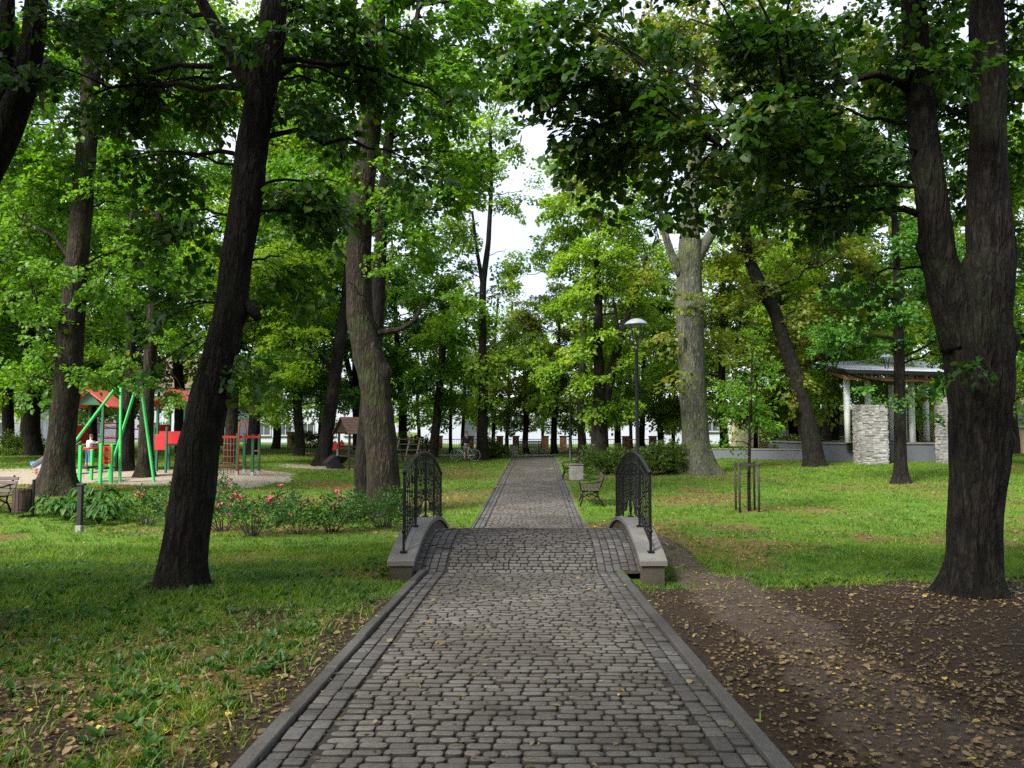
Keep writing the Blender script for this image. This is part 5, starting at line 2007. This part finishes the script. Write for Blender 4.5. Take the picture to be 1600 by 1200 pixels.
# brick gate posts and the fence between them
fx = [455, 686, 735, 781, 806, 852, 880, 932, 978, 1020]
for i, px_ in enumerate(fx):
    lbs = ['before the white block far left', 'left of the man with the bicycle', 'behind the man with the bicycle', 'right of the slender tree', 'behind the far bench and bin', 'right of the far bench', 'behind the distant lamp', 'behind the low bushes', 'behind the nearer lamp', 'left of the massive grey tree']
    o = empty('brick_post', ground(px_, 58), 'orange brick fence post ' + lbs[i], 'fence post', 'brick fence posts')
    m = MB()
    m.box((0, 0, .5), (.5, .5, 1.1))
    m.build('shaft', M['brick'], o)
    m = MB()
    m.box((0, 0, 1.08), (.6, .6, .08), bev=.015)
    m.build('cap', M['coping'], o)
for i in range(1, len(fx) - 1):
    a, b_ = ground(fx[i], 58), ground(fx[i + 1], 58)
    o = empty('fence_panel', (a + b_) / 2, 'grey metal fence panel ' + ('beside the brick post ' + ['left of the man with the bicycle', 'behind the man with the bicycle', 'right of the slender tree', 'behind the far bench and bin', 'right of the far bench', 'behind the distant lamp', 'behind the low bushes', 'behind the nearer lamp'][i - 1]), 'fence', 'metal fence panels')
    L = b_[0] - a[0] - .62
    m = MB()
    for z in (.15, .85):
        m.box((0, 0, z), (L, .04, .05))
    n = max(2, int(L / .13))
    for k in range(n):
        m.box((-L / 2 + (k + .5) * L / n, 0, .5), (.02, .02, .68))
    m.build('bars', M['slate'], o)

# ================================================================== SHRUBS, ROSES, HOSTAS
def shrub(name, label, loc, rx, ry, rz_, n, leaf, mat, seed, cat='shrub', group=None, upright=.5, flowers=0):
    r = np.random.default_rng(seed)
    o = empty(name, loc, label, cat, group)
    mb = MB()
    PV, DV = [], []
    for k in range(n):
        v = r.normal(0, 1, 3)
        v /= np.linalg.norm(v)
        v[2] = abs(v[2])
        q = v * np.array([rx, ry, rz_ * 1.0]) * (.35 + .65 * r.random() ** .5) * (1 + .25 * math.sin(v[0] * 5 + seed))
        q[2] += .08
        PV.append(q)
        d = v * .8 + r.normal(0, .35, 3) + [0, 0, upright]
        DV.append(d)
        if k % 3 == 0:
            mb.tube([(q[0] * .25, q[1] * .25, -.05), (q[0] * .6, q[1] * .6, q[2] * .55), q], [.012, .008, .004], 4, False)
    V, Fq = place_sprays(r, PV, DV, protos(*leaf))
    mb.build('stem', M['stake'], o)
    np_obj('foliage', V, Fq, None, mat, o)
    for k in range((flowers * 3) // 5):
        q = PV[r.integers(0, len(PV))] + np.array([r.normal(0, .05), -abs(r.normal(0, .05)), .12 + .1 * r.random()])
        m = MB()
        for j in range(r.integers(2, 6)):
            c = q + r.normal(0, .035, 3)
            s_ = .036 + .026 * r.random()
            for i in range(5):
                a = i * 1.257 + r.random()
                m.add([c, c + [s_ * math.cos(a - .5), s_ * math.sin(a - .5), s_ * .5], c + [s_ * 1.3 * math.cos(a), s_ * 1.3 * math.sin(a), s_ * .8], c + [s_ * math.cos(a + .5), s_ * math.sin(a + .5), s_ * .5]], [(0, 1, 2, 3)])
        m.build('flower', M['petal'], o)
    return o


BUSH = ('quad', .07, 30, .34)
for i, (px_, d_, rx, rz_, lb) in enumerate([(944, 33.5, .95, .95, 'round green bush, leftmost of the low row behind the right railing'), (990, 33, .85, .85, 'green bush in the middle of the low row, under the nearer lamp'),
                                            (1022, 33.5, .75, .95, 'dark green bush right of the lamp in the low row'), (1052, 34.0, .7, .95, 'green bush touching the massive grey tree at the end of the low row'),
                                            (770, 46, .75, .75, 'small yellow-green bush right of the slender tree by the bicycle')]):
    shrub('bush', lb, ground(px_, d_), rx, rx * .9, rz_, 260, BUSH, M['shrub'], 300 + i, 'bush', 'low bushes' if i < 4 else None)
for i, (px_, d_, lb) in enumerate([(645, 52, 'pale bush behind the wooden climbing ladder'), (485, 56, 'pale bush before the white block behind the dark straight tree'), (30, 44, 'low green bush at the far left behind the playground'), (1260, 47, 'pale bush behind the low grey wall, left of the crooked tree')]):
    shrub('bush', lb, ground(px_, d_), 1.3, .9, .9, 200, ('quad', .1, 26, .5), M['shrub'], 330 + i, 'bush')
RB = ('oval', .06, 22, .3)
roses = [(232, 18.2, .5, .75, 'rose bush left of the leaning dark trunk', 5), (352, 17.0, .5, .85, 'rose bush just right of the leaning dark trunk, bearing a large low pink bloom', 12),
         (398, 16.2, .5, .8, 'rose bush with many small pink blooms, second right of the leaning trunk', 9), (345, 20.0, .6, .85, 'rose bush with pink blooms at the back of the bed behind the leaning trunk', 12), (440, 18.6, .6, .75, 'rose bush at the back of the bed with blooms on its top', 11),
         (470, 16.4, .5, .65, 'sparsely flowered rose bush in the middle of the bed', 4), (520, 16.8, .45, .6, 'low green rose bush toward the bent tree', 3), (545, 18.6, .5, .7, 'rose bush left of the bent tree trunk with a few blooms', 5), (602, 17.6, .62, .72, 'dense green bush at the foot of the bent tree', 1), (270, 19.6, .5, .7, 'rose bush behind the leaning trunk on its left side', 6)]
for i, (px_, d_, rx, rz_, lb, fl) in enumerate(roses):
    shrub('rose_bush', lb, ground(px_, d_), rx * .9, rx * .75, rz_ * .8, 60 if i != 8 else 120, RB, M['rose_leaf'], 400 + i, 'rose bush', 'roses in the bed', 1.0, fl)


def hosta(label, loc, s, seed, n=52):
    r = np.random.default_rng(seed)
    o = empty('hosta', loc, label, 'plant', 'hostas beside the roses', s=s)
    V, Q = [], []
    for k in range(n):
        a = r.random() * 6.283
        t = r.random()
        L, W = .17 + .08 * r.random(), .065 + .025 * r.random()
        rise = .12 + .3 * t
        out = .1 + .32 * (1 - t) * r.random() + .1
        ux = np.array([math.cos(a), math.sin(a), 0])
        uy = np.array([-math.sin(a), math.cos(a), 0])
        c = ux * out + np.array([0, 0, rise])
        base = len(V)
        for (s_, wd, z) in ((0, .02, 0), (.3, 1, .05), (.65, .85, .02), (1, .05, -.1)):
            for e in (-1, 0, 1):
                V.append(c + ux * s_ * L + uy * e * W * wd * .8 + np.array([0, 0, z + .02 * abs(e) - .0 * e]))
        for i in range(3):
            for e in range(2):
                q = base + i * 3 + e
                Q.append((q, q + 1, q + 4, q + 3))
    np_obj('foliage', V, Q, None, M['hosta'], o, True)
    m = MB()
    for k in range(10):
        a = k * .63
        m.tube([(0, 0, -.03), (.06 * math.cos(a), .06 * math.sin(a), .12), (.2 * math.cos(a), .2 * math.sin(a), .24)], .008, 5)
    m.build('stem', M['hosta'], o)
    return o


for i, (px_, d_, lb) in enumerate([(90, 18.9, 'hosta at the left end of the clump, nearest the litter bin'), (108, 18.3, 'hosta just left of the black bollard light'), (140, 18.6, 'hosta just right of the black bollard light'), (158, 18.2, 'broad hosta in the front of the clump, right of the bollard'), (182, 18.7, 'hosta at the right end of the clump, beside the first rose bush'), (150, 19.6, 'tallest hosta standing up at the back behind the bollard')]):
    hosta(lb, ground(px_, d_), 1.0 if i < 5 else 1.35, 500 + i)

# ================================================================== GRASS AND FALLEN LEAVES
def field(n, d0, d1, pw):
    """points spread over the visible wedge, denser nearer"""
    t = rng.random(n)
    d = (d0 ** pw + t * (d1 ** pw - d0 ** pw)) ** (1 / pw)
    x = (rng.random(n) * 2 - 1) * (d * .70 + .8)
    return x, d


def off_path(x, y, m=1.40):
    u = x - cx(y)
    au = np.abs(u)
    ok = (au > m) | (y > 49.5)
    br = (y > 10.1) & (y < 15.2)
    ok &= ~(br & (au < 1.95) & (u > -1.75))
    return ok & ~((np.abs(y - 49.4) < 1.1))


def blades(x, y, h, w, lean):
    n = len(x)
    z = hz(x, y) - .01
    a = rng.random(n) * 6.283
    b_ = rng.random(n) * 6.283
    ux, uy = np.cos(a) * w, np.sin(a) * w
    lx, ly = np.cos(b_) * lean * h, np.sin(b_) * lean * h
    V = np.stack([np.stack([x - ux, y - uy, z], -1), np.stack([x + ux, y + uy, z], -1),
                  np.stack([x + ux * .8 + lx * .35, y + uy * .8 + ly * .35, z + h * .6], -1), np.stack([x - ux * .8 + lx * .35, y - uy * .8 + ly * .35, z + h * .6], -1),
                  np.stack([x + lx, y + ly, z + h], -1)], 1)
    return V.reshape(-1, 3)


def grass(name, n, d0, d1, pw, h0, w0, label=None):
    x, y = field(n, d0, d1, pw)
    k = rng.random(n)
    # gather blades into tufts
    tx, ty = field(n // 14, d0, d1, pw)
    ti = rng.integers(0, len(tx), n)
    tuft = rng.random(n) < .8
    sp = .012 + .0035 * ty[ti]
    x = np.where(tuft, tx[ti] + rng.normal(0, 1, n) * sp, x)
    y = np.where(tuft, ty[ti] + rng.normal(0, 1, n) * sp, y)
    d, l, s = masks(x, y)
    nz = n2(x, y, 1.3, 61)
    keep = (rng.random(n) > d * 1.02) & (rng.random(n) > l * .62) & (rng.random(n) > s * .99) & off_path(x, y) & (rng.random(n) < .25 + 1.3 * nz)
    x, y = x[keep], y[keep]
    m_ = len(x)
    big = n2(x, y, 2.2, 71)
    h = h0 * (.5 + .7 * rng.random(m_)) * (.6 + .9 * big)
    V = blades(x, y, h, w0 * (.6 + .8 * rng.random(m_)) * (1 + .02 * y), .35 + .9 * rng.random(m_))
    b_ = np.arange(m_)[:, None] * 5
    o = np_obj(name, V, b_ + np.array([[0, 1, 2, 3]]), b_ + np.array([[3, 2, 4]]), M['grass'])
    return tag(o, label, None, None, 'stuff')


grass('grass', 330000, 3.4, 15, 1.4, .08, .0036, 'short green grass growing on both sides of the path')
grass('grass', 330000, 14, 52, 1.3, .075, .0055, 'park lawn stretching back under the trees')


# broad-leaved weeds among the grass, near
def weeds(n):
    x, y = field(n, 3.5, 13, 1.3)
    d, l, s = masks(x, y)
    k = off_path(x, y, 1.5) & (rng.random(n) > d * 1.25) & (rng.random(n) < .35 + n2(x, y, .9, 77))
    x, y = x[k], y[k]
    pos = np.stack([x, y, hz(x, y) + .0], -1)
    S, Fq = leaf_shape('oval')
    per = 7
    m_ = len(x) * per
    P_ = np.repeat(pos, per, 0)
    Rm = euler_mats(rng.random(m_) * 6.283, -.35 - .7 * rng.random(m_), rng.normal(0, .3, m_))
    sz = (.035 + .055 * rng.random(m_)) * np.repeat(.6 + .7 * rng.random(len(x)), per)
    V = np.einsum('nij,vj->nvi', Rm, S) * sz[:, None, None] + P_[:, None, :]
    b_ = np.arange(m_)[:, None, None] * 6
    return tag(np_obj('weeds', V, (b_ + Fq[None]).reshape(-1, 4), None, M['hosta']), 'broad-leaved weeds sprouting in the grass', None, None, 'stuff')


weeds(7000)


def fallen(n, d0, d1, pw, size):
    x, y = field(n, d0, d1, pw)
    d, l, s = masks(x, y)
    on = ~off_path(x, y, 1.27)
    p = np.where(on, .045, np.clip(.04 + .3 * d + .75 * l - .5 * s + .1 * (n2(x, y, .8, 91) > .6), 0, 1))
    p = p + .16 * (~on & (x < cx(y)) & (y < 9.5))
    p = p * (.35 + 1.2 * n2(x, y, 1.7, 95))
    k = rng.random(n) < p
    x, y, on = x[k], y[k], on[k]
    z = np.where(np.abs(x - cx(y)) < 1.36, pz(y) + .006, hz(x, y) + .012)
    br = (y > Y0) & (y < Y1) & (np.abs(x - cx(y)) < 1.6)
    z = np.where(br, pz(y) + .006, z)
    m_ = len(x)
    S = np.array([[0, 0, .0], [.2, .34, .1], [.65, .3, .12], [1, 0, .02], [.65, -.3, .14], [.2, -.34, .08]]) - [.5, 0, 0]
    Fq = np.array([[0, 3, 2, 1], [0, 5, 4, 3]])
    Rm = euler_mats(rng.random(m_) * 6.283, rng.normal(0, .16, m_), rng.normal(0, .22, m_) + np.pi * (rng.random(m_) < .3))
    Rm[..., 2, :] *= 1
    sz = size * (.4 + .9 * rng.random(m_) ** 1.5)
    SS = S[None] * np.stack([np.ones(m_), .6 + .8 * rng.random(m_), rng.normal(1, .8, m_)], -1)[:, None, :]
    V = np.einsum('nij,nvj->nvi', Rm, SS) * sz[:, None, None]
    V[..., 2] -= V[..., 2].min(1, keepdims=True)
    V += np.stack([x, y, z], -1)[:, None, :]
    b_ = np.arange(m_)[:, None, None] * 6
    return np_obj('fallen_leaves', V, (b_ + Fq[None]).reshape(-1, 4), None, M['litter'])


tag(fallen(26000, 3.4, 15, 1.3, .05), 'dry brown and yellow leaves scattered on soil, grass and paving', None, None, 'stuff')
tag(fallen(60000, 14, 50, 1.4, .085), 'dry leaves scattered over the lawn farther back', None, None, 'stuff')


tag(fallen(60000, 3.4, 14, 1.3, .026), 'crumbled bits of dry leaf trodden into the soil and grass', None, None, 'stuff')

# ================================================================== LIGHT, SKY, CAMERA
SUN_EL, SUN_AZ = R(43), R(-134)       # azimuth from +Y towards +X
w = bpy.data.worlds.new('World')
SC.world = w
w.use_nodes = True
nt = w.node_tree
bg = nt.nodes['Background']
sky = nt.nodes.new('ShaderNodeTexSky')
sky.sky_type = 'NISHITA'
sky.sun_disc = False
sky.sun_elevation = SUN_EL
sky.sun_rotation = SUN_AZ
sky.air_density = 1.0
sky.dust_density = 3.5
sky.ozone_density = 1.0
# a high pale cloud sheet over the blue
tc = nt.nodes.new('ShaderNodeTexCoord')
cn = nt.nodes.new('ShaderNodeTexNoise')
cn.inputs['Scale'].default_value = 2.2
cn.inputs['Detail'].default_value = 6
nt.links.new(tc.outputs['Generated'], cn.inputs['Vector'])
mr = nt.nodes.new('ShaderNodeMapRange')
mr.inputs[1].default_value, mr.inputs[2].default_value, mr.inputs[3].default_value, mr.inputs[4].default_value = .3, .7, .4, .92
nt.links.new(cn.outputs['Fac'], mr.inputs[0])
mx = nt.nodes.new('ShaderNodeMix')
mx.data_type = 'RGBA'
nt.links.new(mr.outputs[0], mx.inputs[0])
nt.links.new(sky.outputs[0], mx.inputs[6])
mx.inputs[7].default_value = (6.0, 6.25, 7.4, 1)
nt.links.new(mx.outputs[2], bg.inputs['Color'])
bg.inputs['Strength'].default_value = .12
sl = bpy.data.lights.new('sun', 'SUN')
sl.energy = 5.0
sl.angle = R(20)
sl.color = (1, .97, .91)
so = link(bpy.data.objects.new('sun', sl))
dv = Vector((math.sin(SUN_AZ) * math.cos(SUN_EL), math.cos(SUN_AZ) * math.cos(SUN_EL), math.sin(SUN_EL)))
so.rotation_euler = dv.to_track_quat('Z', 'Y').to_euler()
so.location = (0, 0, 40)

cam = bpy.data.cameras.new('camera')
cam.sensor_width = 36
cam.lens = 36 * F / 1600
cam.clip_end = 2000
co = link(bpy.data.objects.new('camera', cam))
co.location = (0, 0, CAMZ)
co.rotation_euler = (R(90) + PITCH, 0, 0)
SC.camera = co
SC.view_settings.view_transform = 'Standard'
SC.view_settings.look = 'None'
SC.view_settings.exposure = 1.08
SC.cycles.pixel_filter_width = 1.1
SC.cycles.use_denoising = False
SC.cycles.max_bounces = 10
SC.cycles.diffuse_bounces = 7
SC.cycles.transmission_bounces = 5
SC.cycles.transparent_max_bounces = 4
SC.cycles.caustics_reflective = False
SC.cycles.caustics_refractive = False
